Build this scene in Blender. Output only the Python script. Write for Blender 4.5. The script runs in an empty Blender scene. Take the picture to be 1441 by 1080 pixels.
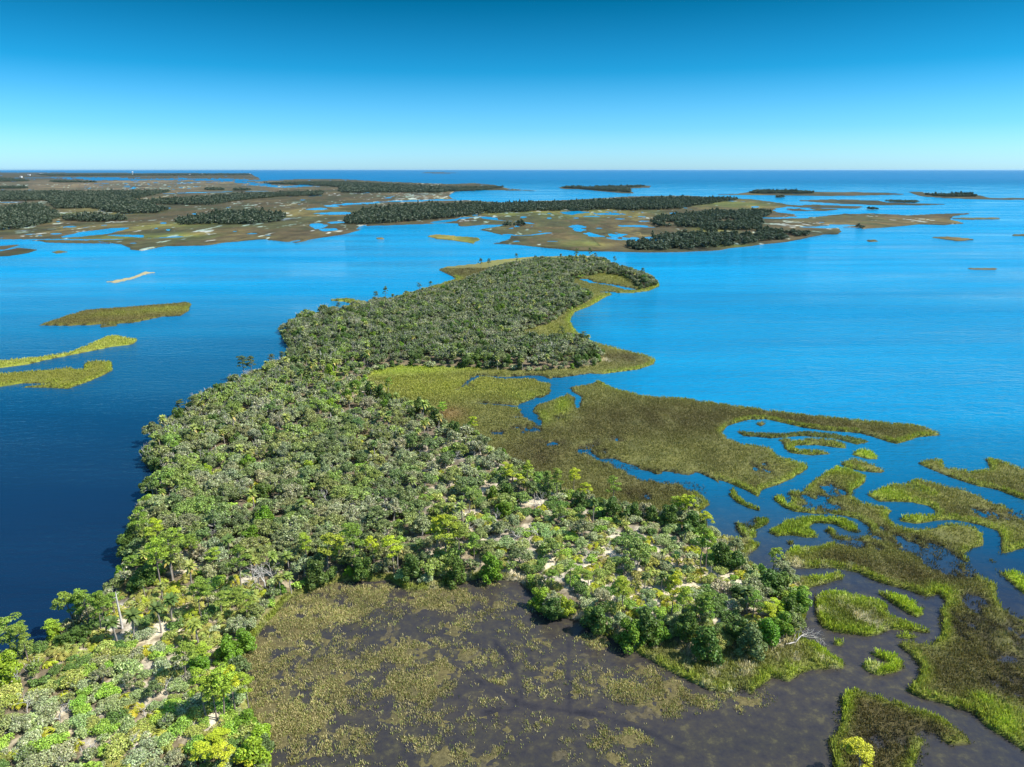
import bpy, math, random
import numpy as np
random.seed(11)
rng = np.random.default_rng(11)
R = math.radians
# ------------------------------------------------------------------ camera model (photo pixels -> ground metres)
FPX, CX, CY, CAMH = 992.0, 720.5, 540.0, 70.0
PITCH = math.atan((CY - 238.3) / FPX)
cp, sp = math.cos(PITCH), math.sin(PITCH)
SUN_EL, SUN_AZ = 50.0, 98.0          # azimuth clockwise from the view direction (+Y)


def ground(px, py, z=0.0):
    u = (px - CX) / FPX
    v = (max(py, 239.6) - CY) / FPX
    t = (z - CAMH) / (-sp - v * cp)
    return (u * t, (cp - v * sp) * t)


def project(x, y, z=0.0):
    d = y * cp - (z - CAMH) * sp
    return CX + FPX * x / d, CY + FPX * (-y * sp - (z - CAMH) * cp) / d


def span(px, py):
    """metres per photo pixel across and along the ground at a photo point"""
    a, b, c = ground(px, py), ground(px + 1, py), ground(px, py + 1)
    return math.hypot(b[0] - a[0], b[1] - a[1]), math.hypot(c[0] - a[0], c[1] - a[1])


def pn(ox, oy, s, pts):
    return [(ox + x / s, oy + y / s) for x, y in pts]


A = lambda *p: pn(0, 200, 3, p)
B = lambda *p: pn(480, 200, 3, p)
C = lambda *p: pn(960, 200, 3, p)
E = lambda *p: pn(480, 480, 3, p)
Fp = lambda *p: pn(960, 480, 3, p)
Hp = lambda *p: pn(480, 720, 3, p)
Ip = lambda *p: pn(960, 720, 3, p)
K6 = lambda *p: pn(0, 230, 3, p)
K7 = lambda *p: pn(480, 230, 3, p)
K8 = lambda *p: pn(960, 230, 3, p)


def wpoly(pts):
    return np.array([ground(*p) for p in pts])


# ------------------------------------------------------------------ noise and distance fields
def _hash(ix, iy, s):
    h = (ix.astype(np.int64) * 374761393 + iy.astype(np.int64) * 668265263 + s * 974634531) & 0xFFFFFFFF
    h = ((h ^ (h >> 13)) * 1274126177) & 0xFFFFFFFF
    return ((h ^ (h >> 16)) & 0xFFFFFF) / float(0xFFFFFF)


def vnoise(x, y, s=0):
    ix, iy = np.floor(x), np.floor(y)
    fx, fy = x - ix, y - iy
    fx, fy = fx * fx * (3 - 2 * fx), fy * fy * (3 - 2 * fy)
    a, b = _hash(ix, iy, s), _hash(ix + 1, iy, s)
    c, d = _hash(ix, iy + 1, s), _hash(ix + 1, iy + 1, s)
    return (a + (b - a) * fx) * (1 - fy) + (c + (d - c) * fx) * fy


def fbm(x, y, s=0, o=3):
    t, w, q = 0.0, 0.5, 0.0
    for k in range(o):
        c, n = math.cos(0.7 * k), math.sin(0.7 * k)
        t = t + w * vnoise((x * c - y * n) * 2.03 ** k, (x * n + y * c) * 2.03 ** k, s + k * 17)
        q += w
        w *= 0.5
    return t / q


def poly_sd(x, y, P):
    """signed distance in metres, positive inside"""
    d = np.full(x.shape, 1e18)
    ins = np.zeros(x.shape, bool)
    n = len(P)
    for i in range(n):
        ax, ay = P[i]
        bx, by = P[(i + 1) % n]
        ex, ey = bx - ax, by - ay
        L = ex * ex + ey * ey + 1e-12
        t = np.clip(((x - ax) * ex + (y - ay) * ey) / L, 0, 1)
        d = np.minimum(d, (x - ax - t * ex) ** 2 + (y - ay - t * ey) ** 2)
        if ay != by:
            ins ^= ((ay > y) != (by > y)) & (x < ex * (y - ay) / ey + ax)
    return np.where(ins, 1, -1) * np.sqrt(d)


def line_gap(x, y, P, w):
    """distance to a polyline less its half width there"""
    g = np.full(x.shape, 1e18)
    for i in range(len(P) - 1):
        ax, ay = P[i]
        bx, by = P[i + 1]
        ex, ey = bx - ax, by - ay
        t = np.clip(((x - ax) * ex + (y - ay) * ey) / (ex * ex + ey * ey + 1e-12), 0, 1)
        d = np.hypot(x - ax - t * ex, y - ay - t * ey) - (w[i] + (w[i + 1] - w[i]) * t) / 2
        g = np.minimum(g, d)
    return g


def inside(px, py, P):
    r, j = False, len(P) - 1
    for i in range(len(P)):
        if (P[i][1] > py) != (P[j][1] > py) and px < (P[j][0] - P[i][0]) * (py - P[i][1]) / (P[j][1] - P[i][1]) + P[i][0]:
            r = not r
        j = i
    return r


sm = lambda t: t * t * (3 - 2 * t)

# ------------------------------------------------------------------ scene helpers
scene = bpy.context.scene
col = scene.collection


def tag(o, label=None, cat=None, group=None, kind=None):
    for k, v in (('label', label), ('category', cat), ('group', group), ('kind', kind)):
        if v:
            o[k] = v
    return o


def mesh_of(name, v, f, c=None, mats=(), mi=None, smooth=False):
    """v (N,3); f (M,4) quads or a list of such groups; c (N,3) point colours"""
    me = bpy.data.meshes.new(name)
    v = np.ascontiguousarray(v, np.float32)
    f = np.ascontiguousarray(f, np.int32)
    k = f.shape[1]
    me.vertices.add(len(v))
    me.vertices.foreach_set('co', v.ravel())
    me.loops.add(f.size)
    me.loops.foreach_set('vertex_index', f.ravel())
    me.polygons.add(len(f))
    me.polygons.foreach_set('loop_start', np.arange(0, f.size, k, dtype=np.int32))
    for m in mats:
        me.materials.append(m)
    if mi is not None:
        me.polygons.foreach_set('material_index', np.ascontiguousarray(mi, np.int32))
    me.polygons.foreach_set('use_smooth', np.full(len(f), smooth, bool))
    if c is not None:
        a = me.attributes.new('tint', 'FLOAT_COLOR', 'POINT')
        cc = np.ones((len(v), 4), np.float32)
        cc[:, :3] = c
        a.data.foreach_set('color', cc.ravel())
    me.update(calc_edges=True)
    return me


def link(name, data, parent=None):
    o = bpy.data.objects.new(name, data)
    col.objects.link(o)
    if parent is not None:
        o.parent = parent
    return o


# ------------------------------------------------------------------ materials
def new_mat(name):
    m = bpy.data.materials.new(name)
    m.use_nodes = True
    nt = m.node_tree
    nt.nodes.clear()
    out = nt.nodes.new('ShaderNodeOutputMaterial')
    return m, nt, out


def nd(nt, t, **kw):
    n = nt.nodes.new(t)
    for k, v in kw.items():
        if k in n.inputs and not hasattr(n, k):
            n.inputs[k].default_value = v
        else:
            setattr(n, k, v)
    return n


def mul(nt, a, b, f=1.0, mode='MULTIPLY'):
    n = nt.nodes.new('ShaderNodeMix')
    n.data_type = 'RGBA'
    n.blend_type = mode
    n.inputs[0].default_value = f
    for s, q in ((6, a), (7, b)):
        if isinstance(q, (tuple, list)):
            n.inputs[s].default_value = (*q[:3], 1)
        else:
            nt.links.new(q, n.inputs[s])
    return n.outputs[2]


def noise(nt, scale, detail=3, rough=0.55, vec=None, stretch=None):
    if vec is None:
        vec = nd(nt, 'ShaderNodeNewGeometry').outputs['Position']
    if stretch:
        mp = nd(nt, 'ShaderNodeMapping')
        mp.inputs['Scale'].default_value = stretch
        if len(stretch) > 3:
            pass
        nt.links.new(vec, mp.inputs['Vector'])
        vec = mp.outputs['Vector']
    n = nd(nt, 'ShaderNodeTexNoise')
    n.inputs['Scale'].default_value = scale
    n.inputs['Detail'].default_value = detail
    n.inputs['Roughness'].default_value = rough
    nt.links.new(vec, n.inputs['Vector'])
    return n.outputs['Fac']


def ramp(nt, fac, stops):
    n = nd(nt, 'ShaderNodeValToRGB')
    e = n.color_ramp.elements
    while len(e) < len(stops):
        e.new(0.5)
    for k, (p, c) in enumerate(stops):
        e[k].position = p
        e[k].color = (*c, 1) if isinstance(c, (tuple, list)) else (c, c, c, 1)
    nt.links.new(fac, n.inputs[0])
    return n.outputs[0]


def foliage_mat(name, trans=0.28, rough=0.55):
    m, nt, out = new_mat(name)
    at = nd(nt, 'ShaderNodeAttribute', attribute_name='tint')
    oi = nd(nt, 'ShaderNodeObjectInfo')
    c = mul(nt, at.outputs['Color'], oi.outputs['Color'])
    pr = nd(nt, 'ShaderNodeBsdfPrincipled')
    pr.inputs['Roughness'].default_value = rough
    pr.inputs['Specular IOR Level'].default_value = 0.22
    nt.links.new(c, pr.inputs['Base Color'])
    tr = nd(nt, 'ShaderNodeBsdfTranslucent')
    nt.links.new(mul(nt, c, (1.25, 1.25, 0.7)), tr.inputs['Color'])
    mx = nd(nt, 'ShaderNodeMixShader')
    mx.inputs[0].default_value = trans
    nt.links.new(pr.outputs[0], mx.inputs[1])
    nt.links.new(tr.outputs[0], mx.inputs[2])
    nt.links.new(mx.outputs[0], out.inputs['Surface'])
    return m


def bark_mat(name, c1, c2):
    m, nt, out = new_mat(name)
    co = nd(nt, 'ShaderNodeTexCoord').outputs['Object']
    n = noise(nt, 6.0, 4, 0.65, co, (1, 1, 0.25))
    pr = nd(nt, 'ShaderNodeBsdfPrincipled')
    pr.inputs['Roughness'].default_value = 0.9
    pr.inputs['Specular IOR Level'].default_value = 0.15
    nt.links.new(ramp(nt, n, [(0.35, c1), (0.65, c2)]), pr.inputs['Base Color'])
    bp = nd(nt, 'ShaderNodeBump')
    bp.inputs['Strength'].default_value = 0.5
    bp.inputs['Distance'].default_value = 0.05
    nt.links.new(n, bp.inputs['Height'])
    nt.links.new(bp.outputs[0], pr.inputs['Normal'])
    nt.links.new(pr.outputs[0], out.inputs['Surface'])
    return m


def ground_mat(name, near):
    m, nt, out = new_mat(name)
    at = nd(nt, 'ShaderNodeAttribute', attribute_name='tint').outputs['Color']
    if near:
        n1 = noise(nt, 1.6, 5, 0.7)
        n2 = noise(nt, 0.16, 3, 0.6)
        v1 = ramp(nt, n1, [(0.28, 0.52), (0.5, 1.0), (0.72, 1.42)])
        v2 = ramp(nt, n2, [(0.3, (0.80, 0.84, 0.9)), (0.7, (1.2, 1.16, 1.0))])
    else:
        n1 = noise(nt, 1.0, 5, 0.75, None, (0.035, 0.02, 1))
        n2 = noise(nt, 1.0, 5, 0.65, None, (0.008, 0.0035, 1))
        v1 = ramp(nt, n1, [(0.28, 0.5), (0.5, 1.0), (0.72, 1.6)])
        v2 = ramp(nt, n2, [(0.34, (0.5, 0.52, 0.6)), (0.46, (0.9, 1.05, 0.8)), (0.54, (1.15, 1.0, 0.9)), (0.66, (1.9, 1.85, 1.3))])
    c = mul(nt, mul(nt, at, v1), v2)
    pr = nd(nt, 'ShaderNodeBsdfPrincipled')
    pr.inputs['Roughness'].default_value = 0.92
    pr.inputs['Specular IOR Level'].default_value = 0.12
    nt.links.new(c, pr.inputs['Base Color'])
    bp = nd(nt, 'ShaderNodeBump')
    bp.inputs['Strength'].default_value = 0.7
    bp.inputs['Distance'].default_value = 0.25 if near else 2.0
    nt.links.new(n1, bp.inputs['Height'])
    nt.links.new(bp.outputs[0], pr.inputs['Normal'])
    nt.links.new(pr.outputs[0], out.inputs['Surface'])
    return m


def plain_mat(name, c, rough=0.7):
    m, nt, out = new_mat(name)
    pr = nd(nt, 'ShaderNodeBsdfPrincipled')
    pr.inputs['Roughness'].default_value = rough
    n = noise(nt, 2.0, 3)
    nt.links.new(ramp(nt, n, [(0.3, tuple(q * 0.85 for q in c)), (0.7, c)]), pr.inputs['Base Color'])
    nt.links.new(pr.outputs[0], out.inputs['Surface'])
    return m


LEAF = foliage_mat('foliage', 0.2, 0.42)
GRASS = foliage_mat('grass_blades', 0.3, 0.6)
BARK = bark_mat('bark', (0.13, 0.10, 0.08), (0.30, 0.25, 0.21))
GREYBARK = bark_mat('grey_bark', (0.26, 0.24, 0.21), (0.50, 0.47, 0.42))
PALE = bark_mat('weathered_wood', (0.34, 0.31, 0.28), (0.62, 0.58, 0.52))
PALMBARK = bark_mat('palm_bark', (0.20, 0.17, 0.14), (0.36, 0.32, 0.27))
GNEAR, GFAR = ground_mat('marsh_soil', True), ground_mat('far_marsh_soil', False)
WHITE = plain_mat('white_paint', (0.8, 0.8, 0.78), 0.4)
ROOF = plain_mat('grey_roof', (0.35, 0.33, 0.32))

# ------------------------------------------------------------------ the land, traced on the ground
LEFT_SHORE = [(-260, 1060), (-60, 968), (0, 948), (30, 930), (62, 915), (95, 890), (130, 862), (160, 835), (173, 812), (172, 790), (176, 768), (181, 750),
              (200, 718), (206, 702), (217, 682), (221, 664), (210, 660), (201, 651), (204, 640), (214, 628), (226, 612), (240, 600), (254, 590),
              (283, 566), (303, 555), (330, 542), (360, 532), (383, 519), (400, 511), (411, 499), (404, 486), (394, 469), (407, 459), (430, 449),
              (457, 443), (481, 437)]
NORTH_SHORE = [(497, 428), (483, 425), (466, 424), (466, 422), (490, 421), (517, 426), (547, 421), (580, 412), (620, 400), (643, 393), (627, 385), (617, 380),
               (627, 376), (667, 372), (693, 367), (747, 362), (800, 361), (830, 361), (853, 365), (866, 374), (890, 379), (917, 388), (928, 403),
               (913, 410), (890, 413), (870, 413), (853, 418), (833, 430), (808, 440), (802, 453), (813, 470), (833, 482), (873, 492), (910, 501),
               (923, 507), (920, 513), (900, 520), (863, 525), (840, 528), (836, 536), (843, 538), (863, 548), (903, 558), (960, 562)]
POINT = Fp((200, 275), (420, 305), (650, 330), (850, 350), (980, 360), (1060, 380), (1095, 400), (1000, 405), (960, 420), (905, 437), (850, 420), (750, 390),
           (600, 380), (480, 360), (350, 330), (280, 335), (200, 355), (165, 385), (190, 415), (260, 440), (370, 455), (400, 490), (470, 510), (540, 530),
           (480, 575), (400, 610), (340, 630), (320, 660), (270, 630), (190, 600), (150, 585), (170, 615), (110, 632), (70, 650), (120, 690), (75, 720))
EAST_SHORE = [(997, 743), (1013, 757), (1060, 763), (1070, 768), (1054, 780), (1053, 793), (1067, 803), (1087, 806), (1120, 815)] + \
    Ip((560, 280), (620, 272), (660, 262), (678, 272), (675, 287), (620, 300), (540, 322), (522, 345), (525, 400), (520, 450), (500, 500), (500, 545),
       (560, 558), (600, 590), (640, 625), (695, 650), (680, 665), (550, 670), (480, 690), (450, 720), (380, 700))
SOUTH_SHORE = [(1060, 985), (1000, 975), (940, 945), (900, 922), (863, 900), (833, 890), (813, 874), (793, 871), (773, 874), (757, 861), (750, 837), (733, 820),
               (680, 815), (640, 820), (613, 830), (573, 833), (547, 818), (480, 820), (450, 828), (400, 850), (383, 873), (363, 893), (346, 926), (330, 940),
               (348, 955), (352, 997), (362, 1020), (380, 1050), (388, 1100), (400, 1240), (-400, 1240)]
MAIN = LEFT_SHORE + NORTH_SHORE + POINT + EAST_SHORE + SOUTH_SHORE
UPLAND = LEFT_SHORE[:-1] + [(481, 441), (517, 433), (547, 428), (580, 420), (622, 411), (650, 402), (677, 388), (705, 379), (750, 370), (800, 368), (850, 369), (864, 378),
         (917, 394), (926, 403), (903, 409), (880, 392), (850, 386), (808, 394), (807, 405), (836, 419), (830, 426), (800, 441), (775, 458), (741, 467),
         (738, 476), (770, 486), (800, 479), (830, 483), (850, 503), (842, 516), (810, 521), (753, 525), (667, 521), (613, 519), (557, 518), (521, 528),
         (516, 540), (525, 555), (553, 570), (590, 580), (620, 595), (640, 617), (667, 611), (684, 637), (712, 645), (722, 656), (755, 676), (766, 692),
         (800, 700), (830, 714), (873, 722), (910, 731), (937, 731), (960, 713), (980, 716), (990, 745), (1013, 762), (1040, 775), (1048, 793), (1067, 806),
         (1087, 810), (1118, 819), (1131, 834), (1133, 853), (1131, 870), (1123, 898), (1110, 909), (1073, 918), (1020, 918), (993, 927), (960, 914),
         (927, 905), (880, 907), (863, 893), (833, 885), (813, 869), (793, 866), (773, 869), (757, 856), (750, 832), (733, 816), (680, 811), (640, 816),
         (613, 826), (573, 829), (547, 814), (480, 816), (450, 824), (400, 846), (383, 869), (360, 889), (343, 922), (325, 936), (345, 950), (350, 997),
         (360, 1020), (378, 1050), (385, 1100), (396, 1240), (-400, 1240)]
POND = [(325, 937), (345, 918), (360, 889), (400, 845), (480, 815), (650, 810), (750, 830), (800, 868), (900, 912), (960, 922), (1080, 955), (1087, 976), (1050, 1008),
        (985, 1040), (930, 1075), (905, 1120), (890, 1240), (380, 1240), (350, 1000)]
MAINLAND = [(-420, 335), (-120, 334)] + A((0, 412), (90, 415), (200, 420), (330, 412), (470, 426), (520, 432), (548, 455), (600, 462), (660, 447), (700, 440), (860, 438),
            (950, 426), (1060, 416), (1140, 416), (1250, 426), (1320, 410), (1440, 393)) + \
    B((110, 366), (120, 356), (380, 346), (430, 344), (490, 345), (512, 357), (600, 350), (690, 350), (640, 362), (590, 372), (640, 385), (692, 395), (690, 405),
      (650, 418), (640, 430), (760, 437), (900, 450), (1000, 460), (1130, 463), (1300, 468), (1440, 466)) + \
    C((150, 456), (300, 440), (450, 421), (540, 402), (600, 391), (660, 391), (675, 370), (650, 360), (740, 362), (760, 368), (860, 362), (1000, 349), (1110, 351),
      (1200, 345), (1130, 328), (1150, 312), (1250, 301), (1080, 305), (950, 311), (800, 302), (680, 305), (560, 317), (430, 300), (390, 290), (400, 280), (480, 268), (390, 255),
      (300, 243), (240, 240)) + K7((1441, 136), (1300, 139), (1190, 142), (960, 156), (800, 161), (740, 168), (660, 165), (540, 156), (465, 150), (455, 135), (480, 120),
      (600, 113), (740, 116), (825, 117), (740, 110), (690, 104), (650, 92), (560, 84), (470, 88), (380, 85), (200, 78), (0, 67)) + \
    K6((1300, 66), (1110, 72), (1085, 58), (1050, 43), (800, 42), (560, 41), (0, 38), (-1200, 38))

LANDS = []


def land(name, pts, label, cat, top=0.45, base=(0.12, 0.12, 0.03), rim=0.5, jit=0.5, group=None):
    LANDS.append(dict(name=name, P=wpoly(pts), label=label, cat=cat, top=top, base=np.array(base), rim=rim, jit=jit, group=group))


OL, BR, LU, ST = (0.17, 0.168, 0.056), (0.098, 0.083, 0.038), (0.28, 0.36, 0.035), (0.36, 0.29, 0.09)
YG = (0.29, 0.30, 0.06)
FARC = (0.052, 0.046, 0.026)
land('island_ground', MAIN, 'long wooded island with brown marsh flats and a pointed spit', 'island', 0.5, OL, 0.55, 0.5)
land('pond_bed', POND, 'shallow flooded pond bed with tan grass at the bottom centre', 'pond', 0.0, (0.10, 0.085, 0.045), 0.0, 1.2)
land('mainland_ground', MAINLAND, 'wide brown coastal marsh with pools reaching to the far horizon', 'mainland', 1.0, FARC, 0.0, 6.0)
# the marsh between the winding channels
land('marsh_ground', Fp((590, 870), (640, 840), (600, 800), (620, 790), (660, 820), (740, 832), (790, 812), (780, 780), (740, 752), (660, 736), (540, 731), (470, 722), (420, 700),
     (385, 672), (390, 652), (430, 660), (440, 690), (455, 685), (443, 640), (500, 640), (530, 610), (570, 578), (650, 535), (720, 552), (780, 582), (770, 600), (730, 632),
     (722, 655), (745, 682), (830, 706), (890, 716), (862, 745), (890, 780), (950, 800), (1040, 798), (1100, 778), (1200, 780), (1270, 812), (1275, 868), (1232, 882), (1200, 900),
     (1222, 950), (1280, 1010), (1332, 1030)) + Ip((1330, 370), (1360, 412), (1441, 452), (1600, 520), (1600, 1150), (1441, 1012), (1380, 970), (1270, 900), (1220, 850), (1120, 820),
     (1010, 792), (945, 757), (990, 710), (1000, 660), (960, 602), (905, 562), (960, 548), (1050, 562), (1085, 530), (1092, 450), (1080, 412), (1110, 385), (1080, 352), (1030, 366),
     (980, 345), (900, 320), (800, 290), (740, 258), (640, 241), (480, 243), (425, 225), (420, 190), (470, 155), (540, 160)),
     'big marsh flat of green and brown grass between the winding channels', 'marsh', 0.4, OL, 0.6, 0.35)
land('marsh_ground', Fp((780, 650), (870, 610), (950, 612), (1050, 650), (940, 602), (990, 585), (1080, 610), (1200, 635), (1300, 680), (1441, 728), (1560, 770), (1560, 860), (1441, 880),
     (1370, 900), (1320, 945), (1288, 940), (1330, 900), (1346, 845), (1330, 802), (1250, 776), (1150, 757), (1070, 761), (980, 774), (915, 760), (925, 745), (1000, 736), (1060, 740),
     (1070, 720), (1040, 697), (970, 682), (900, 680), (830, 680)), 'green marsh arm hooking round the small blue lagoon', 'marsh', 0.4, OL, 0.65, 0.3)
land('marsh_ground', Fp((990, 515), (1050, 505), (1100, 510), (1108, 538), (1180, 550), (1200, 536), (1202, 558), (1300, 546), (1290, 510), (1268, 495), (1340, 510), (1441, 545), (1600, 600),
     (1600, 720), (1441, 672), (1330, 630), (1250, 615), (1140, 580), (1050, 545)), 'horned marsh strip at the open bay on the right edge', 'marsh', 0.4, OL, 0.6, 0.3)
land('marsh_ground', Ip((1305, 247), (1400, 255), (1441, 270), (1600, 310), (1600, 420), (1441, 352), (1380, 300)), 'bright green marsh sliver at the right edge', 'marsh', 0.35, LU, 0.5, 0.25)
land('marsh_ground', Ip((690, 758), (760, 765), (900, 810), (1080, 875), (1180, 930), (1220, 980), (1150, 992), (1050, 985), (1020, 1000), (985, 1080), (950, 1250), (600, 1250), (640, 1100), (610, 960),
     (650, 920), (655, 800)), 'triangular brown marsh island at the bottom right with a bright pine', 'marsh', 0.4, BR, 0.6, 0.35)
ISL = [
    (Ip((555, 360), (600, 345), (680, 345), (760, 365), (850, 390), (870, 410), (850, 430), (900, 455), (980, 485), (1040, 500), (1040, 515), (950, 505), (880, 500), (830, 525), (780, 530),
        (640, 510), (590, 490), (560, 440)), (0.14, 0.17, 0.03), 'largest green islet in the lower channel, brown in its middle', .7),
    (Ip((825, 345), (880, 350), (980, 380), (1000, 410), (1025, 435), (990, 450), (950, 430), (880, 385)), LU, 'slanted bright green islet beside the largest channel islet', .3),
    (Ip((895, 518), (950, 515), (1010, 530), (960, 542), (910, 535)), LU, 'flat green sliver below the largest channel islet', .3),
    (Ip((638, 555), (660, 543), (682, 560), (665, 570), (640, 565)), LU, 'smallest round grass tuft in the lower channel', .3),
    (Ip((785, 600), (830, 593), (900, 615), (935, 640), (925, 670), (890, 688), (865, 690), (830, 693), (780, 677), (750, 652), (790, 635), (850, 655), (868, 640), (830, 622)), LU,
     'bright green horseshoe islet in the lower channel', .3),
    (Fp((185, 630), (220, 625), (240, 660), (270, 690), (330, 712), (325, 718), (280, 707), (230, 682), (200, 655)), (0.13, 0.16, 0.03), 'comma shaped islet with a brown tail north of the pine point', .6),
    (Fp((215, 770), (300, 755), (350, 748), (372, 765), (320, 800), (315, 830), (270, 842), (230, 805)), (0.11, 0.15, 0.03), 'half drowned green wedge off the pine point', .3),
    (Fp((400, 420), (440, 410), (470, 427), (540, 415), (640, 420), (690, 440), (695, 456), (640, 450), (560, 440), (480, 442), (462, 457), (500, 466), (600, 470), (632, 478), (540, 484),
        (460, 475), (430, 455), (425, 430)), OL, 'hooked brown islet inside the blue cove', .6),
    (Fp((215, 375), (280, 390), (420, 395), (520, 385), (640, 395), (740, 415), (790, 425), (740, 440), (640, 412), (500, 402), (380, 412), (260, 402)), (0.10, 0.14, 0.045), 'thin drowned grass arc inside the blue cove', .2),
    (Fp((310, 350), (335, 342), (356, 350), (330, 362)), OL, 'tiny grass speck at the back of the blue cove', .3),
    (Fp((710, 480), (760, 458), (800, 470), (828, 500), (780, 500)), LU, 'green mound islet at the mouth of the cove', .5),
    (Fp((665, 520), (720, 500), (800, 525), (858, 550), (840, 558), (760, 552), (690, 534)), OL, 'lens shaped islet south of the green mound', .7),
    (Fp((360, 808), (400, 790), (430, 765), (500, 750), (590, 745), (680, 755), (740, 782), (750, 810), (700, 805), (640, 775), (560, 770), (530, 790), (580, 832), (520, 832), (460, 822), (400, 825)),
     (0.16, 0.21, 0.03), 'whale shaped green islet curling round a pool', .7),
    (Fp((440, 850), (460, 845), (477, 855), (455, 866)), OL, 'small dark tuft under the whale shaped islet', .3),
    (E((935, 181), (960, 170), (1015, 164), (1020, 174), (960, 188)), BR, 'narrow grass bar in the mouth of the tidal creek', .5),
    (E((952, 152), (968, 147), (988, 152), (965, 157)), OL, 'tiny grass bar above the tidal creek mouth', .3),
    (A((160, 775), (250, 745), (360, 710), (480, 700), (640, 690), (780, 677), (810, 682), (795, 715), (760, 735), (680, 740), (560, 765), (430, 772), (280, 778)), (0.13, 0.108, 0.036),
     'long brown and yellow islet, uppermost of the left three', .2),
    (A((-300, 925), (0, 925), (150, 912), (300, 890), (380, 855), (460, 822), (490, 820), (585, 835), (560, 855), (480, 865), (380, 885), (280, 905), (180, 925), (120, 940), (0, 955), (-300, 960)), YG,
     'yellow tapering islet running off the left edge', .3),
    (A((-300, 975), (0, 980), (150, 970), (290, 955), (350, 965), (355, 935), (400, 925), (470, 930), (475, 965), (440, 985), (380, 1010), (290, 1042), (160, 1038), (80, 1037), (230, 1020), (100, 1020),
        (0, 1035), (-300, 1045)), (0.19, 0.19, 0.035), 'notched yellow green islet, lowest of the left three', .4),
    (A((445, 592), (560, 570), (610, 548), (665, 550), (620, 558), (560, 579), (490, 596)), (0.3, 0.27, 0.16), 'thin pale sandbar in the left river', .2),
    (A((215, 466), (250, 458), (292, 465), (240, 472)), BR, 'small dark rock bar near the far left shore', .3),
    (A((-500, 440), (0, 440), (90, 433), (20, 455), (-500, 452)), FARC, 'upper brown bank poking in from the left edge', .2),
    (A((-500, 475), (0, 462), (80, 447), (160, 455), (120, 470), (40, 482), (-500, 500)), FARC, 'lower brown bank poking in from the left edge', .2),
    (A((420, 776), (490, 770), (502, 778), (425, 786)), BR, 'little brown bar under the uppermost left islet', .2),
    (A((150, 417), (260, 410), (390, 418), (475, 430), (330, 429), (200, 425)), FARC, 'flat brown bar before the far left shore', .2),
    (B((365, 400), (400, 393), (480, 398), (585, 405), (583, 415), (560, 430), (480, 418), (400, 410)), (0.15, 0.14, 0.035), 'olive islet alone in the middle of the far river', .4),
    (B((135, 405), (190, 405), (185, 411), (150, 411)), BR, 'speck of marsh in the far river', .2),
    (C((780, 417), (815, 416), (822, 421), (790, 422)), BR, 'nearest shell bar off the far spit', .2),
    (C((1035, 404), (1120, 402), (1240, 413), (1160, 419), (1080, 408)), BR, 'long shell bar in the right bay', .2),
    (C((1200, 533), (1330, 534), (1325, 541), (1215, 539)), BR, 'thin mud bar in the open right bay', .2),
    (C((1390, 392), (1600, 390), (1600, 399), (1400, 397)), BR, 'shell bar at the right edge of the bay', .2),
    (K8((130, 133), (230, 130), (300, 118), (330, 114), (480, 117), (600, 122), (720, 122), (860, 125), (950, 132), (700, 138), (520, 138), (300, 134)), FARC, 'long low barrier island before the open sea', .0),
    (K8((950, 121), (1010, 121), (1030, 127), (1100, 130), (1210, 127), (1250, 135), (1300, 147), (1700, 150), (1700, 157), (1250, 153), (1100, 147), (1010, 140)), FARC, 'dark barrier island running to the right edge', .0),
    (K7((915, 103), (960, 96), (1030, 98), (1080, 105), (1100, 97), (1220, 92), (1310, 95), (1300, 103), (1200, 107), (1240, 128), (1180, 126), (1080, 117), (1030, 111), (930, 108)), FARC,
     'wooded island alone at the edge of the open sea', .0),
    (K8((480, 158), (640, 153), (830, 158), (860, 166), (1115, 174), (1000, 178), (830, 177), (660, 171)), FARC, 'upper marsh bar before the barrier island', .0),
    (K8((400, 178), (560, 176), (765, 184), (740, 191), (520, 188)), FARC, 'middle marsh bar before the barrier island', .0),
    (K8((390, 193), (560, 190), (670, 195), (600, 202), (470, 201)), FARC, 'lowest marsh bar before the barrier island', .0),
    (K8((1130, 232), (1340, 231), (1345, 236), (1200, 238)), BR, 'thread of marsh trailing off the far spit', .0),
    (K7((320, 40), (400, 38), (500, 41), (420, 44)), FARC, 'faint low island on the sea horizon', .0),
]
for pts, base, label, rim in ISL:
    far = pts[0][1] < 345
    land('marsh_islet', pts, label, 'islet', 1.0 if far else 0.42, base, rim, 4.0 if far else 0.3)

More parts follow.
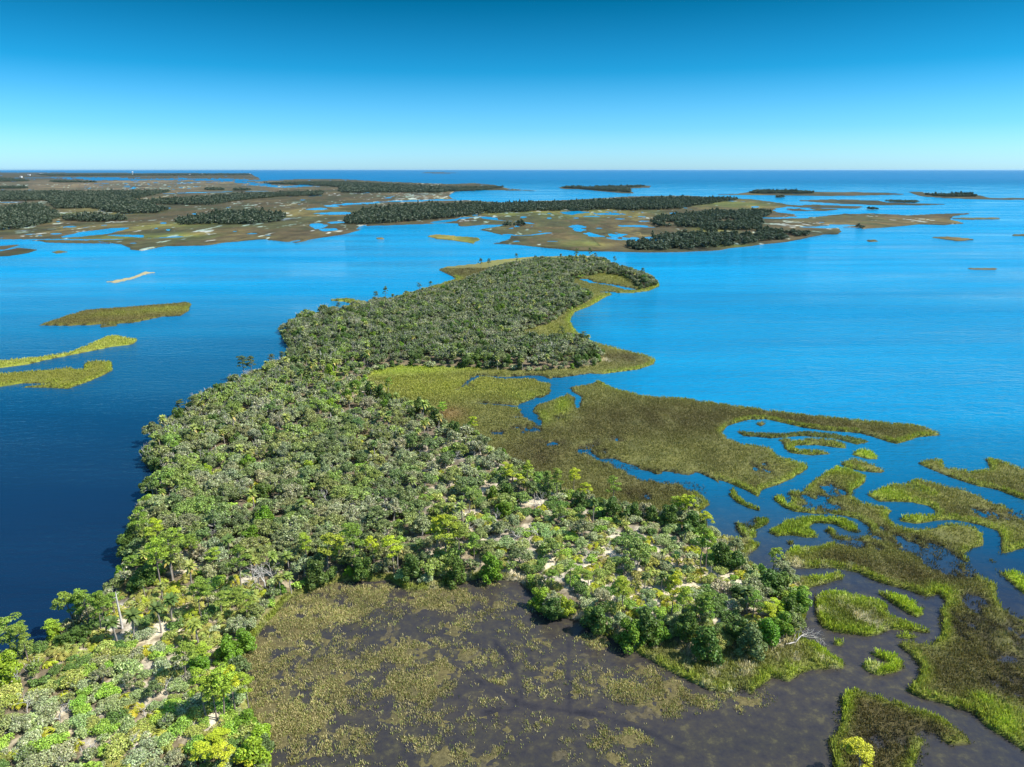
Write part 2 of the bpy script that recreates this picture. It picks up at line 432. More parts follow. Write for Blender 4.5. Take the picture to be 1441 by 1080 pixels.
CREEKS = [   # (photo polyline, widths in metres)
    (E((1075, 152), (1000, 178), (930, 192), (915, 232), (850, 252), (790, 272), (776, 300), (812, 325), (842, 362)), (9, 8, 6.5, 6, 5.5, 4.5, 4, 3, 1)),
    (E((1040, 155), (870, 172), (832, 155), (700, 160), (580, 150), (530, 180), (490, 212)), (8, 6, 6, 4, 2.6, 1.6, 1)),
    (E((778, 285), (700, 275), (580, 264)), (3, 2, 1.2)),
    (E((775, 322), (715, 322)), (1.6, 0.8)),
    (E((960, 215), (1000, 240), (998, 288)), (2.5, 2.6, 1)),
    (E((1042, 470), (1085, 502), (1160, 512), (1250, 556), (1310, 577), (1440, 585), (1500, 590), (1560, 625)), (1.2, 2, 2.8, 4.5, 5.5, 6.5, 8, 10)),
    (pn(620, 340, 4.5, ((860, 235), (905, 242), (960, 262), (1080, 277), (1210, 306))), (3, 6, 5, 5, 7)),
    (pn(620, 340, 4.5, ((1040, 320), (1120, 332))), (5, 8)),
    (Hp((270, 500), (400, 570), (480, 640), (560, 700), (680, 770), (760, 812), (850, 830), (960, 842), (1100, 862), (1250, 912), (1350, 962), (1460, 1020)), (.2, .35, .5, .6, .75, 1.0, .9, .9, .9, 1.0, 1.0, .5)),
    (Hp((650, 550), (700, 620), (742, 700), (765, 800)), (.15, .3, .45, .6)),
    (Hp((750, 835), (600, 850), (530, 862)), (.7, .4, .15)),
    (Hp((960, 560), (958, 700), (966, 835)), (.2, .4, .5)),
    (K6((325, 308), (400, 295), (450, 285), (492, 275)), (26, 26, 24, 18)),
    (K6((470, 304), (560, 306), (640, 318), (735, 311)), (8, 8, 10, 22)),
    (K6((-150, 322), (0, 325), (200, 322), (340, 323), (500, 322)), (20, 18, 12, 13, 9)),
    (K7((400, 250), (430, 246), (520, 230), (600, 226), (660, 241), (740, 246), (805, 256)), (20, 22, 24, 17, 12, 12, 8)),
    (K7((640, 335), (690, 318), (700, 300), (740, 306), (800, 304), (875, 294)), (12, 12, 9, 8, 8, 9)),
    (K7((0, 175), (120, 166), (330, 158), (450, 155)), (30, 36, 40, 70)),
    (K7((0, 212), (95, 212)), (60, 34)),
    (K8((530, 270), (600, 272), (690, 262)), (14, 16, 24)),
    (K8((370, 232), (480, 230), (560, 222)), (24, 30, 30)),
    (K6((150, 62), (330, 60), (560, 70), (800, 66), (1060, 74)), (300, 350, 500, 420, 250)),
    (K6((740, 84), (1000, 76), (1180, 102), (1350, 92)), (60, 110, 60, 200)),
    (K6((700, 128), (900, 122), (1110, 118)), (40, 60, 50)),
]
POOLS = K6((245, 247), (300, 268), (235, 298), (690, 253), (710, 282), (820, 215), (870, 225), (1065, 202), (710, 190), (565, 103), (1310, 90), (1340, 193), (1400, 180), (1340, 265), (1390, 280),
           (1420, 250), (560, 338), (660, 275), (990, 288), (1065, 298), (1130, 305), (8, 315), (120, 300), (170, 305), (440, 262), (40, 165), (1275, 155), (840, 245)) + \
    K7((1240, 265), (1090, 275), (740, 330), (890, 330), (770, 228), (880, 232), (1130, 215), (1060, 225), (990, 232), (1180, 235), (1280, 245), (840, 288), (1280, 270)) + \
    K8((310, 184), (430, 205), (520, 220), (650, 265), (590, 250))
POOLR = [(14, 3), (28, 4), (30, 4), (14, 4), (12, 5), (15, 4), (30, 3), (16, 3), (18, 4), (12, 4), (35, 8), (50, 7), (40, 5), (45, 14), (50, 8), (50, 6), (20, 3), (10, 3), (10, 2), (30, 4), (20, 3), (10, 3),
         (25, 2), (12, 3), (20, 2), (60, 2), (18, 2), (40, 2)] + \
    [(80, 5), (20, 3), (20, 4), (30, 2), (20, 5), (14, 4), (70, 4), (50, 3), (14, 3), (22, 3), (30, 3), (12, 3), (60, 3)] + [(18, 4), (40, 8), (50, 8), (20, 5), (15, 2)]

# photo-placed patches of ground: (px, py, rx, ry, what, strength)
PATCH = [
    (565, 523, 60, 7, 'lush', .9), (645, 518, 40, 5, 'lush', .7), (600, 545, 90, 20, 'yellow', .7), (700, 545, 80, 12, 'yellow', .5), (740, 515, 60, 6, 'yellow', .6), (632, 585, 22, 9, 'rust', .4),
    (760, 640, 60, 26, 'brown', .9), (850, 600, 90, 26, 'brown', .6), (960, 590, 110, 22, 'brown', .8), (1080, 610, 70, 20, 'brown', .5), (1150, 600, 120, 10, 'brown', .9), (900, 690, 60, 20, 'brown', .8),
    (870, 505, 40, 8, 'brown', .9), (800, 480, 30, 18, 'yellow', .6), (760, 460, 20, 5, 'yellow', .4), (880, 388, 50, 8, 'yellow', .4), (655, 382, 40, 8, 'brown', .8), (850, 425, 30, 15, 'yellow', .3),
    (1250, 560, 80, 6, 'brown', .7), (743, 560, 22, 6, 'lush', .4), (790, 575, 12, 12, 'lush', .6), (735, 575, 10, 5, 'lush', .6), (765, 590, 10, 8, 'lush', .5),
    (1010, 560 + 90, 30, 14, 'brown', .3), (1065, 690, 12, 8, 'brown', .8),
    # around the channels
    (1160, 660, 40, 6, 'lush', .8), (1098, 712, 12, 10, 'lush', 1), (1150, 708, 20, 12, 'lush', .3), (1240, 695, 30, 8, 'lush', .9), (1170, 720, 60, 6, 'brown', .4), (1290, 815, 60, 18, 'brown', .9),
    (1200, 795, 60, 10, 'brown', .8), (1110, 775, 22, 7, 'lush', .9), (1330, 835, 20, 8, 'lush', .6), (1400, 700, 50, 14, 'brown', .4), (1340, 725, 50, 10, 'brown', .5), (1290, 732, 22, 5, 'lush', .8),
    (1380, 900, 50, 50, 'brown', .7), (1330, 950, 40, 30, 'brown', .7), (1420, 960, 60, 50, 'brown', .7), (1420, 1020, 20, 22, 'lush', .9), (1385, 990, 16, 8, 'lush', .7), (1395, 745, 22, 8, 'lush', .4),
    (1225, 868, 34, 12, 'brown', .7), (1195, 845, 30, 8, 'lush', .8), (1190, 1040, 40, 30, 'brown', .5), (1280, 1030, 50, 20, 'brown', .5), (1190, 985, 8, 30, 'lush', .7), (1165, 918, 24, 14, 'lush', 1),
    (1115, 945, 14, 6, 'lush', .8), (1150, 816, 40, 5, 'lush', 1), (1035, 755, 30, 6, 'lush', .7), (1050, 940, 60, 16, 'olive', .8), (975, 955, 60, 16, 'olive', .7), (960, 985, 50, 20, 'straw', .6),
    (1210, 570 + 62, 20, 5, 'lush', .5), (1440, 700, 30, 20, 'brown', .4),
    # sand and litter on the island
    (190, 862, 30, 10, 'sand', 1), (165, 885, 25, 10, 'sand', 1), (120, 900, 30, 10, 'sand', .8), (50, 935, 16, 6, 'sand', .9), (5, 975, 14, 6, 'sand', .8), (250, 810, 30, 10, 'sand', .7), (265, 790, 20, 8, 'sand', .6),
    (310, 840, 50, 14, 'sand', .8), (220, 900, 80, 22, 'sand', .7), (300, 960, 20, 14, 'sand', .7), (225, 960, 14, 6, 'sand', .8), (280, 1030, 30, 22, 'sand', .8), (170, 950, 10, 4, 'sand', .7), (210, 1055, 20, 8, 'sand', .8),
    (900, 820, 210, 80, 'sand', .46), (200, 1000, 190, 90, 'sand', .34), (620, 700, 120, 70, 'sand', .25), (768, 728, 13, 8, 'rust', 1.2), (776, 726, 18, 8, 'sand', 1), (755, 715, 20, 6, 'sand', .8), (790, 700, 20, 6, 'sand', .5), (690, 690, 30, 20, 'sand', .35), (620, 640, 40, 14, 'sand', .4),
    (900, 775, 40, 14, 'sand', .9), (905, 797, 20, 8, 'sand', 1), (1000, 820, 50, 16, 'sand', .75), (1020, 850, 60, 14, 'sand', .7), (1040, 830, 26, 16, 'sand', .8), (970, 840, 50, 16, 'sand', .9), (990, 875, 50, 12, 'sand', .7),
    (1060, 855, 30, 8, 'sand', .75), (1068, 808, 18, 4, 'sand', .8), (880, 850, 40, 14, 'sand', .9), (830, 830, 40, 14, 'sand', .8), (780, 800, 60, 20, 'sand', .7), (700, 770, 60, 12, 'sand', .5), (600, 790, 14, 5, 'sand', .9),
    (605, 780, 60, 16, 'sand', .3), (400, 810, 40, 14, 'sand', .5), (345, 830, 20, 8, 'sand', .9), (240, 655, 10, 10, 'sand', .5), (853, 508, 7, 2, 'sand', .6), (835, 365, 12, 3, 'sand', .5),
    (760, 455, 10, 2, 'sand', .6), (500, 550, 30, 10, 'sand', .35), (470, 800, 50, 10, 'sand', .3),
    # the far marsh
    (60, 325, 80, 4, 'brown', .5), (170, 335, 50, 3, 'yellow', .7), (270, 332, 30, 4, 'yellow', .6), (250, 318, 90, 4, 'olive', .7), (130, 300, 60, 5, 'olive', .5), (420, 300, 60, 10, 'brown', .5), (340, 325, 60, 7, 'brown', .5),
    (100, 265, 90, 8, 'grey', .6), (300, 262, 120, 6, 'grey', .6), (200, 256, 200, 4, 'grey', .8), (450, 300, 40, 4, 'yellow', .3), (820, 300, 80, 6, 'yellow', .55), (760, 320, 90, 10, 'brown', .6), (850, 335, 90, 8, 'brown', .8),
    (1000, 325, 20, 3, 'yellow', .8), (1250, 312, 90, 7, 'brown', .8), (1180, 320, 60, 6, 'brown', .6), (700, 300, 60, 4, 'yellow', .4), (1040, 287, 40, 5, 'yellow', .4), (820, 345, 30, 4, 'yellow', .5), (600, 275, 60, 4, 'grey', .5),
    (130, 345, 30, 4, 'brown', .5), (180, 350, 30, 4, 'brown', .7), (1000, 288, 60, 4, 'olive', .5), (340, 342, 100, 2, 'brown', .5), (190, 440, 60, 5, 'lush', .25), (240, 437, 20, 4, 'yellow', .5), (1020, 347, 40, 2, 'lush', .3),
]
FLOOD = [   # where the marsh is drowned and water shines between the tussocks
    (740, 605, 26, 7, .8), (790, 590, 20, 10, .5), (830, 635, 30, 12, .7), (855, 655, 40, 8, .6), (900, 700, 26, 8, .6), (970, 690, 24, 8, .6), (770, 625, 40, 6, .5), (700, 610, 20, 5, .5), (850, 620, 40, 8, .6), (1075, 660, 26, 14, .65), (660, 545, 12, 8, .5), (960, 630, 20, 6, .3),
    (1150, 708, 30, 12, .95), (1170, 690, 24, 10, .7), (1290, 770, 60, 12, .95), (1330, 790, 40, 20, .9), (1200, 765, 40, 8, .7), (1360, 800, 26, 16, .8), (1240, 745, 20, 5, .6), (1385, 725, 40, 8, .6), (1430, 720, 30, 10, .8),
    (1400, 790, 30, 18, .8), (1360, 880, 30, 30, .46), (1400, 910, 50, 40, .46), (1420, 960, 40, 30, .46), (1440, 880, 30, 30, .46), (1370, 850, 20, 16, .7), (1260, 1050, 30, 20, .9), (1310, 1040, 20, 10, .7),
    (1050, 735, 14, 12, .7), (950, 690, 20, 10, .5), (1300, 850, 14, 8, .4), (1180, 1010, 6, 30, .4), (1050, 980, 40, 14, .6), (990, 985, 30, 10, .45), (1430, 640, 10, 6, .2),
    (860, 300, 60, 6, .9), (840, 320, 60, 5, .5), (900, 305, 40, 4, .8), (180, 260, 200, 3, .7), (300, 254, 120, 3, .7), (300, 300, 40, 3, .6), (420, 288, 40, 3, .6), (80, 320, 60, 3, .6), (1100, 295, 40, 3, .7), (560, 265, 60, 3, .6),
    (1120, 308, 60, 3, .5), (1180, 300, 60, 3, .7), (350, 300, 60, 2, .5), (700, 310, 40, 3, .5),
]

# ------------------------------------------------------------------ terrain: one polar sheet, cut into its pieces of land
dep = np.concatenate([np.arange(60, 7, -0.075), np.arange(7, 0.13, -0.03)])
az = np.arange(-50, 50.001, 0.075)
rr = CAMH / np.tan(np.radians(dep))
AZ, RR = np.meshgrid(np.radians(az), rr)
X, Y = (RR * np.sin(AZ)).ravel(), (RR * np.cos(AZ)).ravel()
RD = RR.ravel()
nrow, ncol = RR.shape
Z = np.full(X.shape, -1.0)
LID = np.full(X.shape, -1, np.int32)
SDB = np.full(X.shape, -1e9)
COL = np.zeros((len(X), 3))
SC = np.maximum(0.8, RD * 0.0016)
for i, L in enumerate(LANDS):
    lo, hi = L['P'].min(0), L['P'].max(0)
    mg = 4 + 0.004 * max(abs(lo).max(), abs(hi).max())
    s = np.nonzero((X > lo[0] - mg) & (X < hi[0] + mg) & (Y > lo[1] - mg) & (Y < hi[1] + mg))[0]
    if not len(s):
        continue
    x, y = X[s], Y[s]
    sd = poly_sd(x, y, L['P'])
    j = L['jit']
    js = np.maximum(j, RD[s] * 0.0016) if j < 2 else np.maximum(j, RD[s] * 0.003)
    k = max(2.5, 5 * j)
    sd = sd + js * 1.5 * (fbm(x / k, y / k, 3 + i, 3) - 0.5)
    t = np.clip(sd / SC[s], -1, 1)
    h = np.where(t < 0, t * 0.6, np.maximum(L['top'], 0.02) * sm(np.clip(t, 0, 1)))
    up = (h > Z[s]) & (t > -1)
    q = s[up]
    Z[q], LID[q], SDB[q] = h[up], i, sd[up]
DX = np.abs(X) + Y


def ellipse(px, py, rx, ry):
    """ground ellipse standing on a photo patch, as distances 0 (centre) .. 1 (rim) and which vertices lie near"""
    gx, gy = ground(px, py)
    a, b = span(px, py)
    ca, sa = gy / math.hypot(gx, gy), gx / math.hypot(gx, gy)
    ra, rb = max(rx * a, 0.5), max(ry * b, 0.5)
    m = max(ra, rb) * 2.4
    s = np.nonzero((np.abs(X - gx) < m) & (np.abs(Y - gy) < m) & (LID >= 0))[0]
    dx, dy = X[s] - gx, Y[s] - gy
    e = np.hypot((dx * ca - dy * sa) / ra, (dx * sa + dy * ca) / rb)
    return s, e, min(ra, rb)


# drowned stretches, pools and creeks
zf = np.zeros(len(X))
for px, py, rx, ry, f in FLOOD:
    s, e, m = ellipse(px, py, rx, ry)
    zf[s] = np.maximum(zf[s], f * np.exp(-e * e))
lk = np.nonzero(LID >= 0)[0]
fs = np.where(RD[lk] > 500, RD[lk] * 0.02, 2.2)
q = RD[lk] > 500
nz = np.where(q, fbm(X[lk] / 10, Y[lk] / 30, 41, 4), fbm(X[lk] / 1.6, Y[lk] / 2.6, 42, 4))
Z[lk] -= zf[lk] * np.where(q, 1.7, 1.15) * (np.where(q, 0.2, 0.34) + 2.0 * (nz - 0.33)) * (LID[lk] != 1)
far = RD > 520
fk = lk[RD[lk] > 560]
Z[fk] -= np.clip(fbm(X[fk] / 45, Y[fk] / 150, 77, 4) - 0.70, 0, 1) * 14          # scattered far pools
for (px, py), (rx, ry) in zip(POOLS, POOLR):
    s, e, m = ellipse(px, py, rx / 3 * 0.9, ry / 3 * 0.85)
    e = e + 1.0 * (fbm(X[s] / 10, Y[s] / 40, 55, 3) - 0.36)
    Z[s] = np.minimum(Z[s], (e - 1) * 1.6)
for pts, w in CREEKS:
    P = wpoly(pts)
    g = max(w) + 30
    s = np.nonzero((LID >= 0) & (X > P[:, 0].min() - g) & (X < P[:, 0].max() + g) & (Y > P[:, 1].min() - g) & (Y < P[:, 1].max() + g))[0]
    d = line_gap(X[s], Y[s], P, w)
    big = max(w) > 20
    d = d + (fbm(X[s] / (30 if big else 2.5), Y[s] / (60 if big else 2.5), 61, 3) - 0.5) * max(w) * (1.1 if big else 0.3)
    Z[s] = np.minimum(Z[s], np.clip(d / SC[s], -0.7, 1) * 0.45 + (0.0 if not big else 0))
# the upland under the trees
UPW = wpoly(UPLAND)
isl = np.nonzero(LID == 0)[0]
usd = np.full(len(X), -1e9)
usd[isl] = poly_sd(X[isl], Y[isl], UPW)
t = np.clip((usd[isl] + 1.0) / 7.0, 0, 1)
Z[isl] = np.maximum(Z[isl], np.where(usd[isl] > 0.5, 0.3, -9)) + sm(t) * (0.7 + 0.5 * fbm(X[isl] / 14, Y[isl] / 14, 90, 3))
# the pond bed: just under water, tussocks just out of it
pk = np.nonzero(LID == 1)[0]
pn1 = fbm(X[pk] / 3.2, Y[pk] / 3.2, 101, 3)
pn2 = fbm(X[pk] / 0.7, Y[pk] / 0.7, 105, 2)
pdens = np.clip(0.7 * fbm(X[pk] / 9, Y[pk] / 9, 111, 3) - 0.16, 0, 0.3) * np.where(X[pk] > ground(880, 1000)[0], 0.25, 1)
for px, py, rx, ry, f in [(390, 900, 60, 50, 1), (400, 1000, 70, 80, 1), (480, 850, 90, 30, .9), (620, 840, 60, 20, .9), (560, 930, 60, 30, .75), (580, 970, 70, 20, .8), (700, 955, 20, 14, .9), (780, 960, 50, 34, .65), (900, 965, 50, 24, .9),
                          (960, 990, 40, 20, .9), (470, 960, 60, 50, .7), (760, 1030, 50, 18, .6), (870, 1050, 60, 30, .75), (520, 1040, 60, 30, .55), (420, 1070, 50, 40, .9), (640, 1000, 60, 20, .55), (700, 1060, 30, 16, .35),
                          (730, 885, 16, 8, .5), (850, 900, 40, 14, .5), (1030, 985, 40, 14, .7), (680, 820, 40, 8, .6), (640, 900, 40, 30, .4)]:
    gx, gy = ground(px, py)
    a, b = span(px, py)
    e = np.hypot((X[pk] - gx) / (rx * a), (Y[pk] - gy) / (ry * b))
    pdens = np.maximum(pdens, f * np.exp(-e ** 4 * 0.7))
PD = np.zeros(len(X))
PD[pk] = pdens
Z[pk] = np.minimum(np.where(SDB[pk] > 0, 1, 0), 1) * np.clip((pn1 - 0.72 + 0.2 * pdens) * 0.5 + (pn2 - 0.5) * 0.22, -0.3, 0.1) - np.where(SDB[pk] > 0, 0, 0.3)
for pts, w in CREEKS[8:12]:
    P = wpoly(pts)
    d = line_gap(X[pk], Y[pk], P, w) + (pn2 - 0.5) * 0.9 - 0.15
    Z[pk] = np.where(d < 0, -0.3, Z[pk])
    PD[pk] *= np.clip(d / 0.5, 0, 1)

# ---- colours of soil and growth by place
NZ = np.where(RD < 520, fbm(X / 4.5, Y / 6.5, 201, 4), fbm(X / 22, Y / 70, 202, 3))
PAL = dict(lush=LU, yellow=YG, brown=BR, olive=(0.15, 0.17, 0.04), straw=ST, sand=(0.58, 0.50, 0.38), rust=(0.24, 0.13, 0.07), grey=(0.115, 0.095, 0.07))
for i, L in enumerate(LANDS):
    COL[LID == i] = L['base']
for px, py, rx, ry, what, f in PATCH:
    if what == 'sand':
        continue
    if py < 352 and what in ('yellow', 'lush', 'olive'):
        f *= 0.5
    s, e, m = ellipse(px, py, rx, ry)
    w = np.clip(f * np.exp(-e * e * 0.8) * (0.4 + 1.1 * NZ[s]), 0, 1)[:, None]
    COL[s] = COL[s] * (1 - w) + np.array(PAL[what]) * w
rimw = np.array([L['rim'] for L in LANDS] + [0.0])[LID]
e = SDB / np.maximum(1.3, RD * 0.007)
w = (rimw * np.exp(-np.clip(e, 0, 9) ** 2) * np.clip(2.4 * NZ - 0.3, 0, 1) * (RD < 480))[:, None]
COL = COL * (1 - w) + np.array((0.32, 0.40, 0.035)) * w
# litter and sand in the woods
wu = np.clip(usd / 2.0, 0, 1)
wu = wu * (LID == 0)
litter = np.where((RD > 265)[:, None], np.array((0.07, 0.06, 0.035)), np.array((0.15, 0.12, 0.08)))
COL = COL * (1 - wu[:, None]) + litter * wu[:, None]
SAND = np.zeros(len(X))
for px, py, rx, ry, what, f in PATCH:
    if what in ('sand', 'rust') and LANDS and 480 > 0:
        s, e, m = ellipse(px, py, rx, ry)
        if what == 'rust':
            ww = np.clip(f * np.exp(-e * e * 1.2), 0, 1)[:, None]
            COL[s] = COL[s] * (1 - ww) + np.array(PAL['rust']) * ww
        else:
            SAND[s] = np.maximum(SAND[s], f * np.exp(-e * e * 0.8))
sn = fbm(X / 1.7, Y / 1.7, 230, 4)
w = np.clip((SAND - 0.2) * 2.0 + (sn - 0.45) * 2.4, 0, 1)[:, None] * (SAND > 0.06)[:, None]
COL = COL * (1 - w) + np.array(PAL['sand']) * w
COL[pk] = np.where((pdens > 0.2)[:, None], np.array((0.10, 0.085, 0.04)), np.array((0.07, 0.06, 0.04)))
# wet mud along the banks
mw = np.clip(1 - (Z - 0.02) / np.where(RD > 500, 0.2, 0.22), 0, 1) * (usd < 0.5) * np.where(RD > 500, 0.45, 0.85) * (LID != 1)
COL = COL * (1 - mw[:, None]) + np.array((0.045, 0.04, 0.03)) * mw[:, None]

SOIL = COL.copy()
gr = (LID >= 1) & (LID != 1) & (LID != 2) | ((LID == 0) & (usd < 0.5))
SOIL[gr & (RD < 520)] *= 0.7
fl_ = np.nonzero((LID == 2) & (RD < 4500))[0]             # sky glint of tiny pools, painted pale into the far marsh soil
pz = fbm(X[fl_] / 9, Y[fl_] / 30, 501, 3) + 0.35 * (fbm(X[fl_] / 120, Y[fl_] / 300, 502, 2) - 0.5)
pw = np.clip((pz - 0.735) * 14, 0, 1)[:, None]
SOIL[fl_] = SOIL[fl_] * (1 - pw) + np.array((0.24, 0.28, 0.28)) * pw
idx = np.arange(nrow * ncol).reshape(nrow, ncol)
quad = np.stack([idx[1:, :-1], idx[1:, 1:], idx[:-1, 1:], idx[:-1, :-1]], -1).reshape(-1, 4)[:, ::-1]
fz = Z[quad].max(1)
fl = LID[quad].max(1)
fl = np.where(LID[quad[:, 0]] >= 0, LID[quad[:, 0]], fl)
keep = (fz > np.where(zf[quad[:, 0]] > 0.12, -0.45, -0.12)) & (fl >= 0)
quad, fl = quad[keep], fl[keep]
for i, L in enumerate(LANDS):
    f = quad[fl == i]
    if len(f) < 1:
        print('empty land', L['label'])
        continue
    u, inv = np.unique(f, return_inverse=True)
    v = np.stack([X[u], Y[u], Z[u]], 1)
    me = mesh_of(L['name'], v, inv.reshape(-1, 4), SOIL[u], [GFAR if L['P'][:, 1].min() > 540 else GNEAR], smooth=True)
    tag(link(L['name'], me), L['label'], L['cat'], None, 'structure')

# ------------------------------------------------------------------ water
wd = np.concatenate([np.arange(64, 48, -0.5), np.arange(48, 26, -0.12), np.arange(26, 8, -0.5), np.arange(8, 1, -0.1), np.geomspace(1, 0.0685, 40)])
wa = np.concatenate([np.arange(-60, -32, 0.5), np.arange(-32, 32, 0.15), np.arange(32, 60.01, 0.5)])
wr = CAMH / np.tan(np.radians(wd))
WA, WR = np.meshgrid(np.radians(wa), wr)
wx, wy = (WR * np.sin(WA)).ravel(), (WR * np.cos(WA)).ravel()
silt = np.clip(1.2 + poly_sd(wx, wy, wpoly(POND)) / 12, 0, 1)
gx, gy = ground(1150, 990)
silt = np.maximum(silt, np.clip(1.3 - np.hypot(wx - gx, wy - gy) / 52, 0, 1) * (wx > 0))
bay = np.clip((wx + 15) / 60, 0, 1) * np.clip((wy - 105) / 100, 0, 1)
river = np.clip((wy - 125) / 380, 0, 1)  # ramp with distance: grazing sky reflection painted into the water colour
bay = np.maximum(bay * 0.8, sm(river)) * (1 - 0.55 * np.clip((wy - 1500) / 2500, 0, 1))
openw = np.clip((wy - 2600) / 3500, 0, 1)
wi = np.arange(wx.size).reshape(WR.shape)
wq = np.stack([wi[:-1, :-1], wi[:-1, 1:], wi[1:, 1:], wi[1:, :-1]], -1).reshape(-1, 4)
chan = np.zeros(wx.size)
for pts, w in CREEKS[8:12]:
    d = line_gap(wx, wy, wpoly(pts), w) + 1.9 * (fbm(wx / 2.6, wy / 2.6, 620, 3) - 0.45)
    chan = np.maximum(chan, np.clip(0.5 - d / 0.9, 0, 1))
m, nt, out = new_mat('water')
at = nd(nt, 'ShaderNodeAttribute', attribute_name='tint')
sx = nd(nt, 'ShaderNodeSeparateColor')
nt.links.new(at.outputs['Color'], sx.inputs[0])


def mixc(fac, a, b):
    n = nt.nodes.new('ShaderNodeMix')
    n.data_type = 'RGBA'
    for s_, q_ in ((0, fac), (6, a), (7, b)):
        if isinstance(q_, (tuple, list)):
            n.inputs[s_].default_value = (*q_, 1)
        else:
            nt.links.new(q_, n.inputs[s_])
    return n.outputs[2]


c = mixc(sx.outputs['Green'], (0.003, 0.016, 0.042), (0.0, 0.205, 0.40))  # navy near, azure far: painted sky reflection plus the bay's own blue
weed = noise(nt, 0.5, 5, 0.75)
ca = nd(nt, 'ShaderNodeAttribute', attribute_name='channel')
wm = nd(nt, 'ShaderNodeMath', operation='MULTIPLY_ADD')
nt.links.new(ca.outputs['Fac'], wm.inputs[0])
wm.inputs[1].default_value = -0.25
nt.links.new(weed, wm.inputs[2])
weed = wm.outputs[0]
c = mixc(sx.outputs['Red'], c, ramp(nt, weed, [(0.20, (0.019, 0.017, 0.020)), (0.42, (0.034, 0.030, 0.031)), (0.55, (0.045, 0.039, 0.031)), (0.68, (0.082, 0.071, 0.038))]))
c = mixc(sx.outputs['Blue'], c, (0.0, 0.115, 0.25))
streak = noise(nt, 1.0, 3, 0.6, None, (0.004, 0.016, 1))
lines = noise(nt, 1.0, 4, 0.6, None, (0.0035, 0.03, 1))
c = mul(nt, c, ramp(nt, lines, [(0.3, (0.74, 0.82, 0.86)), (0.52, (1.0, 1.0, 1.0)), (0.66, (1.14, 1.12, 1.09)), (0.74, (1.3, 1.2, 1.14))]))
chop = noise(nt, 1.0, 2, 0.5, None, (0.22, 0.62, 1))
fine = noise(nt, 1.0, 2, 0.5, None, (0.9, 1.7, 1))
ht = nd(nt, 'ShaderNodeMath', operation='MULTIPLY_ADD')
nt.links.new(fine, ht.inputs[0])
ht.inputs[1].default_value = 0.35
nt.links.new(chop, ht.inputs[2])
swell = noise(nt, 1.0, 3, 0.6, None, (0.07, 0.26, 1))      # longer wind waves on the open bay
sw = nd(nt, 'ShaderNodeMath', operation='MULTIPLY')
nt.links.new(sx.outputs['Green'], sw.inputs[0])
nt.links.new(swell, sw.inputs[1])
h2 = nd(nt, 'ShaderNodeMath', operation='MULTIPLY_ADD')
nt.links.new(sw.outputs[0], h2.inputs[0])
h2.inputs[1].default_value = 2.6
nt.links.new(ht.outputs[0], h2.inputs[2])
ht = h2
bp = nd(nt, 'ShaderNodeBump')
bp.inputs['Distance'].default_value = 0.6
st = ramp(nt, streak, [(0.35, 0.12), (0.65, 0.5)])
sb = nd(nt, 'ShaderNodeMath', operation='MULTIPLY_ADD')     # the open bay is choppier than the sheltered river
nt.links.new(sx.outputs['Green'], sb.inputs[0])
sb.inputs[1].default_value = 0.85
nt.links.new(st, sb.inputs[2])
sl = nd(nt, 'ShaderNodeMath', operation='MULTIPLY_ADD')
nt.links.new(sx.outputs['Red'], sl.inputs[0])
sl.inputs[1].default_value = -0.3
nt.links.new(sb.outputs[0], sl.inputs[2])
sl.use_clamp = True
nt.links.new(sl.outputs[0], bp.inputs['Strength'])
nt.links.new(ht.outputs[0], bp.inputs['Height'])
pr = nd(nt, 'ShaderNodeBsdfPrincipled')
pr.inputs['IOR'].default_value = 1.33
pr.inputs['Specular IOR Level'].default_value = 0.36
rg = nd(nt, 'ShaderNodeMath', operation='MULTIPLY_ADD')
nt.links.new(sx.outputs['Blue'], rg.inputs[0])
rg.inputs[1].default_value = 0.45
nt.links.new(ramp(nt, streak, [(0.35, 0.08), (0.65, 0.30)]), rg.inputs[2])
nt.links.new(rg.outputs[0], pr.inputs['Roughness'])
nt.links.new(c, pr.inputs['Base Color'])
nt.links.new(bp.outputs[0], pr.inputs['Normal'])
nt.links.new(pr.outputs[0], out.inputs['Surface'])
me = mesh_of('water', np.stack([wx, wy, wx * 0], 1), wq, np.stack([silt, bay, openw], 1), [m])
ca_ = me.attributes.new('channel', 'FLOAT', 'POINT')
ca_.data.foreach_set('value', chan.astype(np.float32))
tag(link('water', me), 'blue tidal river, bay and open sea around the marshes', 'water', None, 'structure')


# ------------------------------------------------------------------ plant shapes
def tube(pts, rad, n=5):
    pts = np.array(pts, float)
    m_ = len(pts)
    d = np.gradient(pts, axis=0)
    d /= np.linalg.norm(d, axis=1)[:, None] + 1e-9
    ref = np.array((1.0, 0.13, 0.07))
    a = np.cross(d, ref)
    a /= np.linalg.norm(a, axis=1)[:, None] + 1e-9
    b = np.cross(d, a)
    th = np.arange(n) / n * 2 * math.pi
    v = (pts[:, None] + (a[:, None] * np.cos(th)[None, :, None] + b[:, None] * np.sin(th)[None, :, None]) * np.array(rad)[:, None, None]).reshape(-1, 3)
    f = []
    for i in range(m_ - 1):
        for k in range(n):
            f.append((i * n + k, i * n + (k + 1) % n, (i + 1) * n + (k + 1) % n, (i + 1) * n + k))
    return v, np.array(f)


def join(parts):
    vs, fs, cs, n = [], [], [], 0
    for p in parts:
        vs.append(p[0])
        fs.append(p[1] + n)
        cs.append(p[2] if len(p) > 2 else np.ones((len(p[0]), 3)))
        n += len(p[0])
    return np.concatenate(vs), np.concatenate(fs), np.concatenate(cs)


